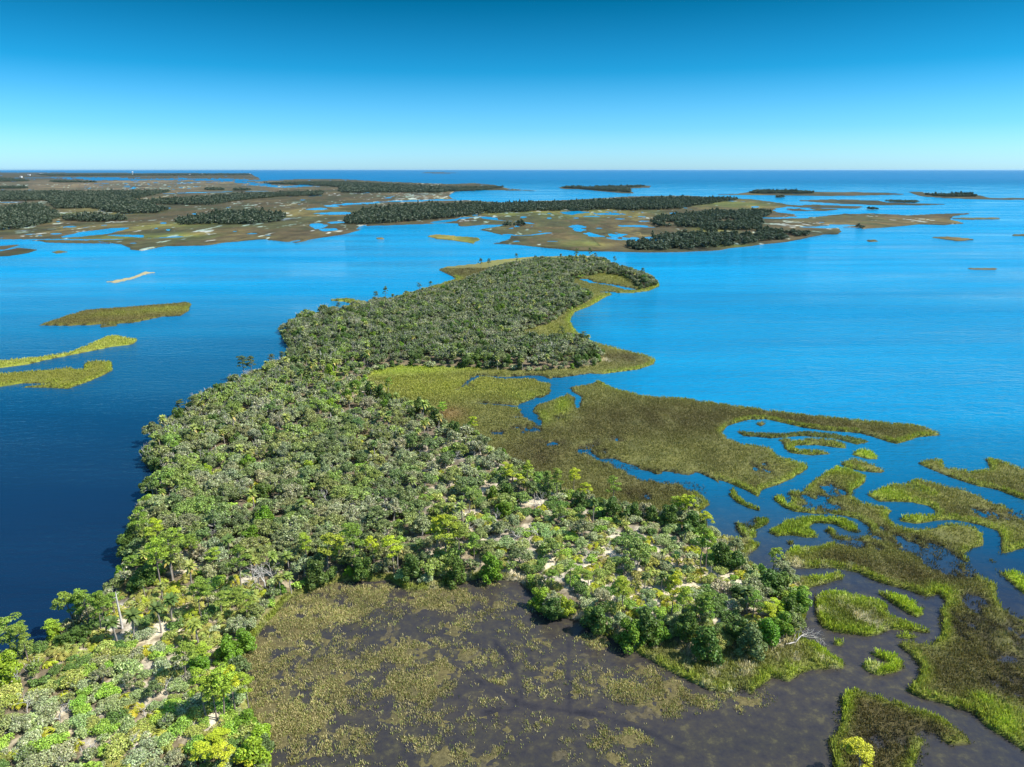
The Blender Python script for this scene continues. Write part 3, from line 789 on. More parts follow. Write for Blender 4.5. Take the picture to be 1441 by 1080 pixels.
def leaves(r, P, N, size, aspect=1.0, spread=0.7, var=0.28, warm=0.06):
    """one bent quad per point, facing roughly along N"""
    n = len(P)
    N = N + spread * r.normal(size=(n, 3))
    N /= np.linalg.norm(N, axis=1)[:, None] + 1e-9
    t = np.cross(N, r.normal(size=(n, 3)))
    t /= np.linalg.norm(t, axis=1)[:, None] + 1e-9
    b = np.cross(N, t)
    s = size * (0.6 + 0.8 * r.random((n, 1)))
    v = np.stack([P - t * s - b * s * aspect * 0.6, P + t * s * 0.7 - b * s * aspect, P + t * s + b * s * aspect * 0.7, P - t * s * 0.6 + b * s * aspect], 1) * 1.0
    v += r.normal(size=v.shape) * size * 0.18
    k = np.clip(1 + var * r.normal(size=(n, 1)), 0.45, 1.8)
    c = k * np.clip(1 + warm * r.normal(size=(n, 1)) * np.array((1.0, 0.35, -0.5)), 0.4, 2)
    return v.reshape(-1, 3), np.arange(4 * n).reshape(-1, 4), np.repeat(c, 4, 0)


def lobes_crown(r, lob, n, size, low=-0.35, squash=0.85, spread=0.7, fill=0.25, var=0.28, pale=0.0):
    """leaves over the skins of overlapping lobes (cx,cy,cz,r)"""
    lob = np.array(lob)
    w = lob[:, 3] ** 2
    k = r.choice(len(lob), int(n * 1.7), p=w / w.sum())
    d = r.normal(size=(len(k), 3))
    d /= np.linalg.norm(d, axis=1)[:, None]
    d[:, 2] = np.where(d[:, 2] < low, -d[:, 2], d[:, 2])
    rad = lob[k, 3] * np.where(r.random(len(k)) < fill, 0.35 + 0.5 * r.random(len(k)), 0.85 + 0.25 * r.random(len(k)))
    P = lob[k, :3] + d * rad[:, None] * np.array((1, 1, squash))
    deep = np.zeros(len(P), bool)
    for q_ in range(len(lob)):
        dd = np.linalg.norm((P - lob[q_, :3]) / np.array((1, 1, squash)), axis=1)
        deep |= (dd < lob[q_, 3] * 0.72) & (k != q_)
    P, d, k = P[~deep][:n], d[~deep][:n], k[~deep][:n]
    v, f, c = leaves(r, P, d + np.array((0, 0, 0.35)), size, 1.0, spread, var)
    lt = (0.85 + 0.3 * r.random(len(lob)))[k]
    if pale:                                                  # grey moss, dead sprigs, and leaf highlights painted in as pale colour
        pm = np.repeat(r.random(len(k)) < pale, 4)
        c[pm] = np.array((1.75, 1.5, 2.2)) * (0.7 + 0.6 * r.random((pm.sum(), 1)))
    return v, f, c * np.repeat(lt, 4)[:, None]


def oak(seed, n=2700, size=0.1, wide=1.0, twigs=22):
    r = np.random.default_rng(seed)
    lob = []
    for i in range(22):
        a, q_ = r.random() * 6.28, math.sqrt(r.random()) * 2.3 * wide
        lob.append((q_ * math.cos(a), q_ * math.sin(a), 3.6 - 0.5 * q_ + 1.6 * r.random() - 0.85 - 0.9 * (r.random() < 0.25), 0.36 + 0.5 * r.random()))
    lob.append((0, 0, 3.1, 1.05))
    crown = lobes_crown(r, lob, n, size, var=0.5, pale=0.10)
    lean = r.normal(size=2) * 0.3
    top = np.array((lean[0], lean[1], 2.3))
    tr = [tube([(0, 0, -0.3), (lean[0] * .4, lean[1] * .4, 1.1), top], (0.2, 0.15, 0.11), 6)]
    for q_ in range(min(twigs, len(lob))):
        L = lob[q_]
        mid = (top + np.array(L[:3])) / 2 + r.normal(size=3) * 0.25
        tr.append(tube([top - (0, 0, 0.5), mid, np.array(L[:3]) + (0, 0, L[3] * 0.6)], (0.09, 0.06, 0.025), 4))
    bare = []
    for q_ in range(twigs):                                   # grey twigs that show between the leaves
        L = lob[q_ % len(lob)]
        d = r.normal(size=3)
        d[2] = abs(d[2]) * 0.6 + 0.2
        d /= np.linalg.norm(d)
        c0 = np.array(L[:3])
        bare.append(tube([c0, c0 + d * L[3] * 0.7 + r.normal(size=3) * 0.1, c0 + d * L[3] * (1.05 + 0.35 * r.random())], (0.045, 0.04, 0.02), 3))
    return crown, join(tr + bare)


def far_oak(seed, n, size):
    r = np.random.default_rng(seed)
    lob = [(0, 0, 3.0, 1.15)]
    for i in range(14):
        a, q_ = r.random() * 6.28, 0.5 + 1.6 * r.random()
        lob.append((q_ * math.cos(a), q_ * math.sin(a), 3.2 - 0.45 * q_ + 1.6 * r.random() - 0.8, 0.4 + 0.5 * r.random()))
    return lobes_crown(r, lob, n, size, -0.6, 0.9, 0.7, 0.2, 0.5, 0.11)


def pine(seed, h=11.0):
    r = np.random.default_rng(seed)
    b = r.normal(size=2) * 0.5
    ctr = lambda t: np.array((b[0] * t * t + 0.15 * math.sin(5 * t + seed), b[1] * t * t, h * t))
    trunk = [tube([ctr(t) - (0, 0, 0.3 if t == 0 else 0) for t in np.linspace(0, 0.97, 7)], np.linspace(0.19, 0.05, 7), 6)]
    lob = []
    nb = int(r.integers(10, 15))
    for i in range(nb):
        t = 0.52 + 0.45 * (i + r.random()) / nb
        a = i * 2.4 + r.random()
        L = (2.3 * (1.15 - t) + 0.7) * (0.55 + 0.7 * r.random())
        p0 = ctr(t)
        p1 = p0 + np.array((math.cos(a) * L, math.sin(a) * L, 0.35 + 0.5 * r.random()))
        trunk.append(tube([p0, (p0 + p1) / 2 + (0, 0, -0.12), p1], (0.055, 0.04, 0.02), 4))
        lob.append((*p1, 0.5 + 0.45 * r.random()))
        if r.random() < 0.6:
            q_ = p0 + (p1 - p0) * 0.55 + np.array((*(r.normal(size=2) * 0.45), 0.3))
            lob.append((*q_, 0.4 + 0.3 * r.random()))
    lob.append((*(ctr(1.0)), 0.75))
    lob.append((*(ctr(0.93) + (0.3, -0.2, 0)), 0.7))
    for q_ in range(int(r.integers(2, 5))):                   # dead stubs below the crown
        t = 0.25 + 0.28 * r.random()
        a = r.random() * 6.28
        p0 = ctr(t)
        trunk.append(tube([p0, p0 + np.array((math.cos(a), math.sin(a), 0.1)) * (0.5 + 0.6 * r.random())], (0.03, 0.012), 3))
    crown = lobes_crown(r, lob, 2200, 0.1, -0.25, 0.62, 0.9, 0.2, 0.25)
    return crown, join(trunk)


def frond(r, base, a, up, L, wdt, n=4, droop=1.0, fold=0.25):
    d = np.array((math.cos(a), math.sin(a), 0))
    s = np.array((-math.sin(a), math.cos(a), 0))
    v, f = [], []
    for i in range(n + 1):
        t = i / n
        p = base + d * L * t * math.cos(up * (1 - 0.3 * t)) + np.array((0, 0, L * (math.sin(up) * t - droop * 0.55 * t * t)))
        w_ = wdt * (0.12 + math.sin(math.pi * min(1, 0.18 + 0.82 * t)) * 0.9) * (1 if t < 1 else 0.2)
        v += [p + s * w_ - (0, 0, fold * w_), p, p - s * w_ - (0, 0, fold * w_)]
        if i:
            k = 3 * i
            f += [(k - 3, k - 2, k + 1, k), (k - 2, k - 1, k + 2, k + 1)]
    return np.array(v), np.array(f)


def palm(seed, h=5.0):
    r = np.random.default_rng(seed)
    b = r.normal(size=2) * 0.35
    trunk = [tube([(b[0] * t * t, b[1] * t * t, h * t - (0.3 if t == 0 else 0)) for t in (0, .3, .6, .85, 1)], (0.2, 0.16, 0.15, 0.17, 0.2), 6)]
    top = np.array((b[0], b[1], h))
    cr = []
    for i in range(26):
        up = 1.25 - 1.9 * (i / 26) + r.normal() * 0.12
        v, f = frond(r, top + (0, 0, 0.1), i * 2.4, up, 1.35 + 0.4 * r.random(), 0.36, 4, 0.75)
        k = (0.75 + 0.5 * r.random()) * np.ones((len(v), 3))
        if i > 22:
            k = k * np.array((1.7, 1.1, 1.2))
        cr.append((v, f, k))
    return join(cr), join(trunk)


def palmetto(seed):
    r = np.random.default_rng(seed)
    cr = []
    for i in range(15):
        a = i * 2.4 + r.random()
        q_ = 0.15 + 0.75 * math.sqrt(r.random())
        c0 = np.array((math.cos(a) * q_, math.sin(a) * q_, 0.35 + 0.65 * r.random() * (1.2 - q_)))
        tilt = np.array((math.cos(a) * 0.7, math.sin(a) * 0.7, 1.0)) + r.normal(size=3) * 0.3
        tilt /= np.linalg.norm(tilt)
        e1 = np.cross(tilt, (0.3, 0.2, 1.0))
        e1 /= np.linalg.norm(e1)
        e2 = np.cross(tilt, e1)
        L = 0.42 + 0.22 * r.random()
        k = (0.7 + 0.6 * r.random()) * np.array((1 + 0.3 * r.random(), 1, 0.9))
        for q2 in range(8):
            t = (q2 - 3.5) * 0.52
            dv = e1 * math.cos(t) + e2 * math.sin(t)
            sd_ = e1 * -math.sin(t) + e2 * math.cos(t)
            cr.append((np.array([c0, c0 + dv * L * .55 + sd_ * .07, c0 + dv * L - tilt * 0.12, c0 + dv * L * .55 - sd_ * .07]), np.array([(0, 1, 2, 3)]), np.tile(k, (4, 1))))
    return join(cr)


def cedar(seed, n=3000, size=0.105):
    r = np.random.default_rng(seed)
    lob = [(0, 0, 1.2, 1.0), (r.normal() * .2, r.normal() * .2, 2.2, 0.95), (r.normal() * .3, r.normal() * .3, 3.2, 0.65)]
    for i in range(17):
        a, z = r.random() * 6.28, 0.4 + 3.5 * r.random()
        q_ = 1.6 * (1 - (z / 5.0) ** 2) * (0.7 + 0.5 * r.random())
        lob.append((q_ * math.cos(a), q_ * math.sin(a), z, 0.32 + 0.42 * r.random()))
    cr = lobes_crown(r, lob, n, size, -0.8, 1.0, 0.7, 0.12, 0.25)
    tr = [tube([(0, 0, -0.3), (0.05, 0, 1.5), (0, 0.05, 3.6)], (0.16, 0.11, 0.04), 5)]
    for q_ in range(6):
        L = lob[3 + q_]
        tr.append(tube([(0, 0, L[2] * 0.6), np.array(L[:3])], (0.05, 0.02), 3))
    return cr, join(tr)


def shrub(seed, n=1700, size=0.055):
    r = np.random.default_rng(seed)
    lob = [(0, 0, 0.55, 0.7)]
    for i in range(7):
        a, q_ = r.random() * 6.28, 0.3 + 0.75 * r.random()
        lob.append((q_ * math.cos(a), q_ * math.sin(a), 0.35 + 0.6 * r.random() * (1.2 - q_ * 0.6), 0.32 + 0.3 * r.random()))
    cr = lobes_crown(r, lob, n, size, -0.3, 0.9, 0.8, 0.2, 0.45, 0.08)
    tw = []
    for i in range(9):
        d = r.normal(size=3)
        d[2] = abs(d[2]) + 0.5
        d /= np.linalg.norm(d)
        tw.append(tube([(0, 0, 0), d * 0.7 + r.normal(size=3) * 0.08, d * (1.1 + 0.35 * r.random())], (0.035, 0.025, 0.01), 3))
    return cr, join(tw)


def bare_tree(seed, h=4.5, spread=0.8, gen=3):
    r = np.random.default_rng(seed)
    parts = []

    def grow(p, d, L, rad, g):
        mid = p + d * L * 0.55 + r.normal(size=3) * L * 0.06
        end = p + d * L + r.normal(size=3) * L * 0.1
        parts.append(tube([p, mid, end], (rad, rad * 0.8, rad * 0.55), 5 if g == gen else 3))
        if g:
            for q_ in range(3 if g < gen else 5):
                nd_ = d + r.normal(size=3) * spread
                nd_[2] = abs(nd_[2]) * 0.8 + 0.1
                nd_ /= np.linalg.norm(nd_)
                grow(mid if q_ % 2 else end, nd_, L * (0.5 + 0.25 * r.random()), rad * 0.5, g - 1)

    grow(np.array((0, 0, -0.2)), np.array((0.1, 0.05, 1.0)), h * 0.5, 0.12, gen)
    return join(parts)


def grown(name, shape, mat):
    return mesh_of(name, shape[0], shape[1], shape[2], [mat])


def as_wood(name, shape, mat):
    return mesh_of(name, shape[0], shape[1], None, [mat], smooth=True)


NV = 6
OAKS = [oak(100 + i, wide=0.85 + 0.07 * i) for i in range(NV)]
PINES = [pine(200 + i, 11.0) for i in range(NV)]
PALMS = [palm(300 + i) for i in range(4)]
PALMETTOS = [palmetto(400 + i) for i in range(4)]
CEDARS = [cedar(500 + i) for i in range(4)]
SHRUBS = [shrub(600 + i) for i in range(NV)]
BARES = [bare_tree(700 + i) for i in range(5)]
OAK_L = [far_oak(800 + i, 620, 0.19) for i in range(6)]
CEDAR_L = [cedar(820 + i, 380, 0.3)[0] for i in range(3)]
SHRUB_L = [shrub(840 + i, 420, 0.115)[0] for i in range(4)]
def far_pine(seed, n, size):
    r = np.random.default_rng(seed)
    lob = [(0, 0, 4.2, 0.9), (r.normal() * .3, r.normal() * .3, 3.3, 1.2), (r.normal() * .6, r.normal() * .6, 2.4, 1.1), (r.normal() * .8, r.normal() * .8, 1.4, 1.0)]
    for i in range(4):
        a, q_ = r.random() * 6.28, 0.8 + 0.7 * r.random()
        lob.append((q_ * math.cos(a), q_ * math.sin(a), 2.2 + 1.8 * r.random(), 0.45 + 0.4 * r.random()))
    return lobes_crown(r, lob, n, size, -0.5, 1.1, 0.8, 0.1)


OAK_F = [far_oak(860 + i, 90, 0.45) for i in range(4)] + [far_pine(870 + i, 80, 0.42) for i in range(2)]
HT = dict(oak=4.9, pine=11.3, palm=6.2, palmetto=1.1, cedar=4.5, shrub=1.35, bare=4.2)
ME = dict(
    oak=[(grown('crown', a, LEAF), as_wood('trunk', b, GREYBARK)) for a, b in OAKS],
    pine=[(grown('crown', a, LEAF), as_wood('trunk', b, BARK)) for a, b in PINES],
    palm=[(grown('crown', a, LEAF), as_wood('trunk', b, PALMBARK)) for a, b in PALMS],
    cedar=[(grown('crown', a, LEAF), as_wood('trunk', b, BARK)) for a, b in CEDARS],
    shrub=[(grown('foliage', a, LEAF), as_wood('twigs', b, PALE)) for a, b in SHRUBS],
    palmetto=[(grown('saw_palmetto', a, LEAF),) for a in PALMETTOS],
    bare=[(as_wood('bare_tree', a, PALE),) for a in BARES],
)
TONES = dict(   # (words, leaf colour)
    oak=[('grey green', (0.175, 0.21, 0.095)), ('olive green', (0.17, 0.205, 0.065)), ('deep green', (0.12, 0.165, 0.06)), ('pale silvery', (0.225, 0.25, 0.135)), ('fresh green', (0.165, 0.235, 0.055))],
    pine=[('yellow green', (0.36, 0.42, 0.03)), ('bright green', (0.25, 0.35, 0.04)), ('mid green', (0.17, 0.255, 0.04)), ('dull green', (0.10, 0.14, 0.045))],
    palm=[('olive', (0.21, 0.25, 0.055)), ('yellowish', (0.26, 0.30, 0.065)), ('dark green', (0.10, 0.15, 0.035))],
    palmetto=[('yellow green', (0.29, 0.37, 0.04)), ('yellowish', (0.28, 0.35, 0.06)), ('grey green', (0.24, 0.30, 0.09))],
    cedar=[('dark green', (0.085, 0.145, 0.03)), ('rich green', (0.13, 0.23, 0.025)), ('bluish green', (0.125, 0.18, 0.065)), ('bright green', (0.23, 0.35, 0.03))],
    shrub=[('grey green', (0.225, 0.29, 0.11)), ('bright green', (0.21, 0.33, 0.05)), ('pale greyish', (0.25, 0.29, 0.15)), ('olive', (0.25, 0.29, 0.07)), ('dark green', (0.10, 0.17, 0.04))],
    bare=[('bleached', (1, 1, 1))],
)
for k_, f_ in dict(oak=1.14, shrub=1.2, palmetto=1.12, pine=1.12, cedar=1.12).items():
    TONES[k_] = [(n_, (c_[0] * f_ * 1.03, c_[1] * f_, c_[2] * f_ * 0.92)) for n_, c_ in TONES[k_]]
WORD = dict(oak='live oak', pine='slash pine', palm='cabbage palm', palmetto='saw palmetto clump', cedar='bushy cedar', shrub='scrub bush', bare='leafless dead tree')
NAME = dict(oak='oak_tree', pine='pine_tree', palm='palm_tree', palmetto='saw_palmetto', cedar='cedar_tree', shrub='scrub_bush', bare='dead_tree')
CAT = dict(oak='oak tree', pine='pine tree', palm='palm tree', palmetto='palmetto', cedar='cedar tree', shrub='bush', bare='dead tree')
SEEDS = [
    (25, 1045, 'in the scrub filling the bottom left corner'), (110, 1050, 'low on the scrub slope above the bottom edge'), (140, 985, 'midway up the lower left scrub slope'),
    (30, 990, 'on the scrub below the near shore sand'), (15, 940, 'at the lowest bit of the left shore'), (62, 925, 'by the sand patch under the leaning shore pine'), (110, 885, 'in the tall pine row on the near left shore'),
    (165, 880, 'beside the bare sand strip and the snag'), (225, 880, 'on the palmetto flat right of the sand strip'), (290, 880, 'under the pines in the middle of the palmetto flat'),
    (215, 935, 'where the palmetto flat meets the scrub slope'), (290, 955, 'by the broad dark pine west of the pond'), (335, 925, 'on the western bank at the pond bend'), (355, 870, "at the pond's upper western corner"),
    (300, 1010, 'around the sand gaps by the lower pond bank'), (340, 1060, "on the pond's lowest western bank"), (230, 1055, 'between the scrub slope and the lower pond bank'),
    (190, 800, 'at the shoreline under the bright pine cluster'), (240, 790, 'in the bright pine cluster on the west shore'), (300, 800, 'at the sandy hollow behind the bright pine cluster'), (260, 840, 'on the sand path below the bright pine cluster'),
    (330, 835, 'by the small dark pool and thin pine'), (375, 810, 'beside the silvery dead scrub'), (370, 760, 'in the canopy behind the silvery dead scrub'), (420, 800, "at the pond's tan northwest rim"),
    (470, 785, "among the first bright pines on the pond's north rim"), (540, 785, "by the second pair of pines on the pond's north rim"), (600, 800, 'beside the fallen log gap on the north rim'),
    (650, 780, 'around the big pine above the dark inlet'), (720, 790, "at the pond's northeast corner"), (770, 830, 'on the bank stepping down to the pond'), (700, 735, 'in the pale scrub west of the clearing'),
    (770, 725, 'next to the small rust coloured clearing'), (800, 690, 'in the pine group at the marsh edge'), (720, 670, 'by the tiny blue pools at the marsh edge'), (860, 715, 'around the lone pine standing in the marsh'),
    (840, 770, 'on the pale scrub south of the lone pine'), (910, 775, 'on the sandy track facing the marsh'), (960, 730, 'in the pine pair above the lagoon'), (830, 850, 'on the dark wooded knob in the pond'),
    (890, 870, 'by the pines over the eastern pond bank'), (950, 870, 'at the two tall trunks over the grass'), (1000, 910, 'in the round crowns at the grass edge'), (1000, 820, 'on the white sand of the eastern point'),
    (980, 785, 'under the twin tall pines of the eastern point'), (1030, 790, 'in the dark thicket by the lagoon shore'), (1060, 890, 'around the yellow pines of the eastern point'), (1105, 880, 'at the tip over the driftwood'),
    (1095, 825, 'in the dark clump by the curved channel'), (1040, 850, 'on the sand in front of the dark clump'),
    (215, 690, 'on the overhanging west shore'), (225, 630, 'by the flat crowned tree on the shore'), (270, 590, 'in the shore trees north of the flat crowned one'), (330, 545, "along the neck's western waterline"), (385, 520, 'at the tall shore pines of the neck'),
    (290, 700, 'just inside the western shore canopy'), (300, 640, 'behind the flat crowned shore tree'), (360, 690, 'deep in the western half of the near canopy'), (360, 620, "in the near canopy's upper western part"),
    (420, 740, 'in the near canopy north of the pond pines'), (440, 670, 'at the very centre of the near canopy'), (420, 570, 'in the upper canopy just below the neck'), (490, 600, 'in the upper canopy toward the marsh'), (520, 720, 'in the lower canopy behind the rim pines'),
    (530, 660, 'in the eastern half of the near canopy'), (590, 740, 'in the canopy above the dark inlet'), (600, 660, 'in the bright scrub along the canopy edge'), (650, 690, 'in the pale gap west of the pools'), (620, 600, 'in the dark trees fringing the marsh'), (550, 570, 'at the inner corner of the marsh'),
    (470, 540, 'on the palm studded neck'), (430, 500, 'on the shore where the middle wood begins'), (410, 470, "on the middle wood's western tip"), (470, 470, 'in the western part of the middle wood'), (540, 500, "on the middle wood's front edge by the yellow grass"),
    (640, 505, "on the middle wood's front edge above the creek"), (740, 505, "on the middle wood's front edge at the spur"), (820, 500, 'on the spur beside the brown point'), (560, 440, "along the middle wood's waterline"),
    (620, 450, 'in the heart of the middle wood'), (700, 440, 'by the pale tree in the middle wood'), (770, 430, 'on the wood facing the round bay'), (690, 390, "on the middle wood's far shore"), (780, 385, 'at the far end of the middle wood'), (840, 368, 'among the tall pines of the far end'), (900, 395, 'on the far hook of the island'),
    (1208, 1075, 'standing in the marsh at the bottom edge'), (547, 552, 'standing alone at the corner of the marsh'),
]
PLANTS = []      # kind, x, y, scale(xy), scale z, tone, rot, lean


def gz(x, y):
    d = math.degrees(math.atan2(CAMH, math.hypot(x, y)))
    a = math.degrees(math.atan2(x, y))
    i = int(np.abs(dep - d).argmin())
    j = int(round((a + 50) / 0.075))
    if 0 <= j < ncol:
        return float(Z[i * ncol + j])
    return 0.3


def add(kind, px, yb, yt=None, sxy=None, tone=None, lean=(0, 0), h=None):
    x, y = ground(px, yb, 0.6)
    if yt is not None:
        z = 1.0
        for _ in range(30):
            z += (project(x, y, 0.6 + z)[1] - yt) * span(px, yb)[0] / max(0.4, cp) * 0.9
            z = min(max(z, 0.3), 30)
        h = z
    s = h / HT[kind]
    PLANTS.append(dict(kind=kind, x=x, y=y, s=sxy if sxy else s, sz=s, tone=tone, rot=random.random() * 6.28, lean=lean, man=True))


PINE = [(18, 930, 868, 1.5), (42, 936, 888), (78, 900, 870), (104, 884, 832, 1.3), (118, 886, 838, 1.1), (130, 890, 838, 1.15), (145, 898, 842), (152, 901, 846), (163, 877, 840, 1.1), (199, 777, 718), (184, 815, 785), (228, 836, 766),
        (246, 823, 759, 1.2), (273, 794, 757, 1.15), (302, 811, 778), (342, 838, 777), (202, 807, 787), (217, 791, 748), (224, 776, 737), (258, 791, 750), (235, 800, 756, 1.15), (282, 874, 824, 1.2), (297, 871, 823, 1.2), (314, 874, 840),
        (329, 858, 837), (350, 876, 840), (262, 966, 913, 1.35), (287, 941, 914), (292, 1021, 953), (306, 1019, 958), (318, 1018, 948, 1.1), (333, 1006, 942, 1.1), (350, 1001, 945), (313, 1051, 1034), (292, 1088, 1058), (320, 1092, 1058),
        (350, 1088, 1062), (463, 811, 753, 1.3), (433, 802, 755), (501, 808, 740, 1.2), (527, 801, 757), (555, 808, 756, 1.2), (478, 797, 760), (615, 791, 732, 1.1), (627, 798, 732, 1.3), (647, 801, 743, 1.1), (667, 792, 753),
        (622, 593, 566), (664, 616, 587), (783, 706, 663), (770, 701, 667), (807, 696, 659), (822, 708, 681), (717, 696, 659, 1.2), (730, 697, 672, 1.1), (742, 691, 655), (863, 719, 672), (845, 714, 702), (952, 734, 702),
        (957, 738, 703), (967, 739, 701), (994, 750, 720), (985, 809, 748), (992, 808, 752), (1087, 808, 772, 1.2), (944, 881, 818), (956, 891, 832), (982, 894, 840, 1.1), (988, 891, 845), (1058, 881, 843, 1.15), (1080, 886, 856), (1097, 873, 852),
        (802, 834, 801), (875, 868, 818, 1.15), (868, 864, 824), (942, 834, 817), (775, 833, 806), (827, 831, 811), (1208, 1094, 1044, 1.7),
        (254, 584, 561), (276, 588, 561, 1.2), (344, 533, 499, 1.1), (355, 532, 501, 1.2), (398, 514, 496), (382, 516, 497), (543, 424, 404), (530, 425, 410), (591, 410, 398), (606, 409, 396), (457, 443, 431), (476, 439, 426),
        (547, 558, 532), (727, 371, 357), (811, 367, 350), (830, 366, 349), (838, 367, 356), (865, 374, 361), (677, 380, 364), (688, 379, 364), (790, 486, 463), (820, 489, 470), (905, 393, 379), (886, 384, 376)]
for p in PINE:
    t = 3 if p[1] < 720 and p[1] > 480 and p[0] < 420 else (3 if p[1] < 500 else None)
    if (p[0], p[1]) in ((717, 696), (730, 697)) or p[1] > 1040:
        t = 0
    add('pine', p[0], p[1], p[2], None, t)
    if len(p) > 3:
        PLANTS[-1]['s'] = PLANTS[-1]['sz'] * p[3]
    PLANTS[-1]['s'] = max(PLANTS[-1]['s'], 0.62)
for p in [(323, 931, 897, 0.95, 1), (345, 912, 883, 0.9, 1), (283, 949, 926, .8, 1), (370, 1051, 1018, .85, 3), (347, 1026, 1003, .8, 1), (360, 1085, 1040, .95, 3), (13, 967, 925, 1.0, 3), (760, 851, 826, 0.9, 3), (778, 868, 838, .95, 0), (797, 864, 838, .7, 3), (840, 884, 847, 1.15, 0),
          (887, 906, 869, 1.1, 1), (908, 903, 857, 1.15, 0), (925, 902, 872, .9, 1), (995, 928, 881, 1.15, 0), (1057, 921, 879, 1.15, 2), (1038, 904, 871, 1.0, 0), (1098, 895, 862, 1.0, 1), (1122, 857, 826, 1.0, 1), (1110, 872, 838, .95, 0),
          (1013, 803, 768, 1.05, 0), (1033, 808, 782, .9, 0), (1037, 848, 829, .7, 0), (1077, 841, 806, 1.15, 0), (1097, 838, 811, 1.05, 0), (965, 905, 862, 1.0, 0), (1080, 905, 870, .95, 1), (690, 815, 775, 1.0, 1), (640, 818, 780, .95, 0), (580, 815, 782, 1.0, 0), (510, 812, 780, 1.0, 0),
          (445, 822, 785, 1.0, 0), (180, 783, 752, .9, 0), (192, 770, 738, .8, 0), (208, 693, 668, 0.9, 0), (222, 660, 640, .8, 0), (117, 908, 888, .8, 0), (95, 912, 893, .8, 0), (210, 825, 797, 1.0, 0), (197, 835, 812, .9, 0), (590, 583, 560, .9, 0), (612, 600, 575, .9, 0),
          (640, 622, 596, .95, 0), (600, 585, 563, .8, 0), (860, 735, 705, 1.0, 0), (890, 735, 710, .9, 0), (915, 740, 715, .8, 0), (940, 745, 715, 1.0, 0), (970, 755, 722, 1., 0), (815, 718, 695, .9, 0), (523, 560, 535, .9, 0), (535, 565, 540, .9, 0), (308, 556, 540, .9, 0)]:
    add('cedar', p[0], p[1], p[2], p[3], p[4])
add('oak', 217, 623, 592, 1.25, 2)
add('palm', 218, 641, 624)
for p in [(329, 836, 816), (363, 816, 790), (386, 816, 782), (355, 1062, 1036), (253, 888, 866), (440, 535, 512), (425, 545, 522), (455, 550, 528), (470, 530, 508), (405, 528, 505), (490, 545, 525), (700, 520, 500), (770, 517, 500), (735, 521, 503),
          (930, 800, 778), (905, 815, 795), (1108, 838, 815), (690, 655, 632), (230, 850, 826), (275, 850, 828), (205, 845, 822), (395, 838, 808), (410, 835, 805), (640, 700, 678), (745, 705, 682), (880, 745, 722), (1060, 818, 798), (1000, 815, 795),
          (222, 700, 680), (237, 665, 645), (232, 715, 692), (375, 525, 508), (1102, 900, 878)]:
    add('palm', *p)
for p in [(365, 828, 800, 1.1), (374, 832, 804, 1.2), (382, 822, 798, 1.1), (356, 824, 803, .9), (250, 597, 578, .7), (350, 534, 516, .9), (762, 716, 700, .9), (752, 724, 706, .9), (912, 876, 852, .9), (725, 770, 750, .9), (757, 762, 745, 1.0), (1027, 768, 752, .35),
          (85, 1020, 1000, .8), (40, 1010, 990, .6), (190, 1065, 1045, .8), (205, 1015, 1002, .6), (128, 1065, 1048, .7), (545, 775, 755, .8), (430, 652, 636, .9), (350, 655, 640, .8), (275, 745, 725, .8), (560, 700, 682, .9), (640, 655, 640, .8),
          (460, 715, 697, .9), (395, 610, 596, .8), (715, 428, 413, 1.2), (725, 432, 418, 1.2), (735, 427, 414, 1.1), (300, 770, 752, .8), (820, 800, 782, .7), (862, 790, 772, .7), (660, 755, 738, .8), (1030, 870, 855, .6), (700, 745, 728, .9), (610, 800, 785, .5)]:
    add('bare', *p)

# the wild growth: spaced points over the upland, mixed by place
MIX = [
    ([(-400, 1010), (60, 948), (180, 908), (330, 948), (345, 1000), (378, 1060), (395, 1240), (-400, 1240)], 1.5, dict(shrub=.72, palmetto=.10, oak=.165, bare=.012)),
    ([(20, 940), (165, 868), (205, 822), (400, 828), (385, 872), (330, 938), (180, 908), (60, 948)], 1.75, dict(palmetto=.62, shrub=.22, palm=.03, oak=.03)),
    ([(690, 772), (760, 735), (830, 722), (940, 738), (1000, 752), (1120, 828), (1130, 892), (1060, 912), (960, 908), (860, 885), (800, 862), (740, 812)], 2.0, dict(shrub=.56, palmetto=.22, palm=.03, oak=.08)),
    ([(640, 600), (760, 690), (830, 720), (760, 735), (690, 772), (600, 790), (590, 700), (600, 640)], 2.3, dict(shrub=.5, oak=.36, palm=.03, palmetto=.05, cedar=.04)),
    ([(395, 505), (520, 505), (560, 570), (640, 600), (600, 640), (520, 600), (430, 560)], 2.6, dict(oak=.5, palm=.12, shrub=.22, cedar=.14)),
    ([(380, 380), (940, 340), (940, 530), (515, 530), (395, 505)], 2.45, dict(oak=.80, cedar=.16, palm=.025)),
    ([(-100, 480), (1200, 480), (1200, 1240), (-100, 1240)], 2.05, dict(oak=.72, shrub=.17, palm=.025, cedar=.05, palmetto=.03)),
]
gl = {}
CELL = 4.0


def free(x, y, r):
    cx, cy = int(math.floor(x / CELL)), int(math.floor(y / CELL))
    for a in (-1, 0, 1):
        for b in (-1, 0, 1):
            for (qx, qy, qr) in gl.get((cx + a, cy + b), ()):
                if (qx - x) ** 2 + (qy - y) ** 2 < (0.5 * (r + qr)) ** 2:
                    return False
    gl.setdefault((cx, cy), []).append((x, y, r))
    return True


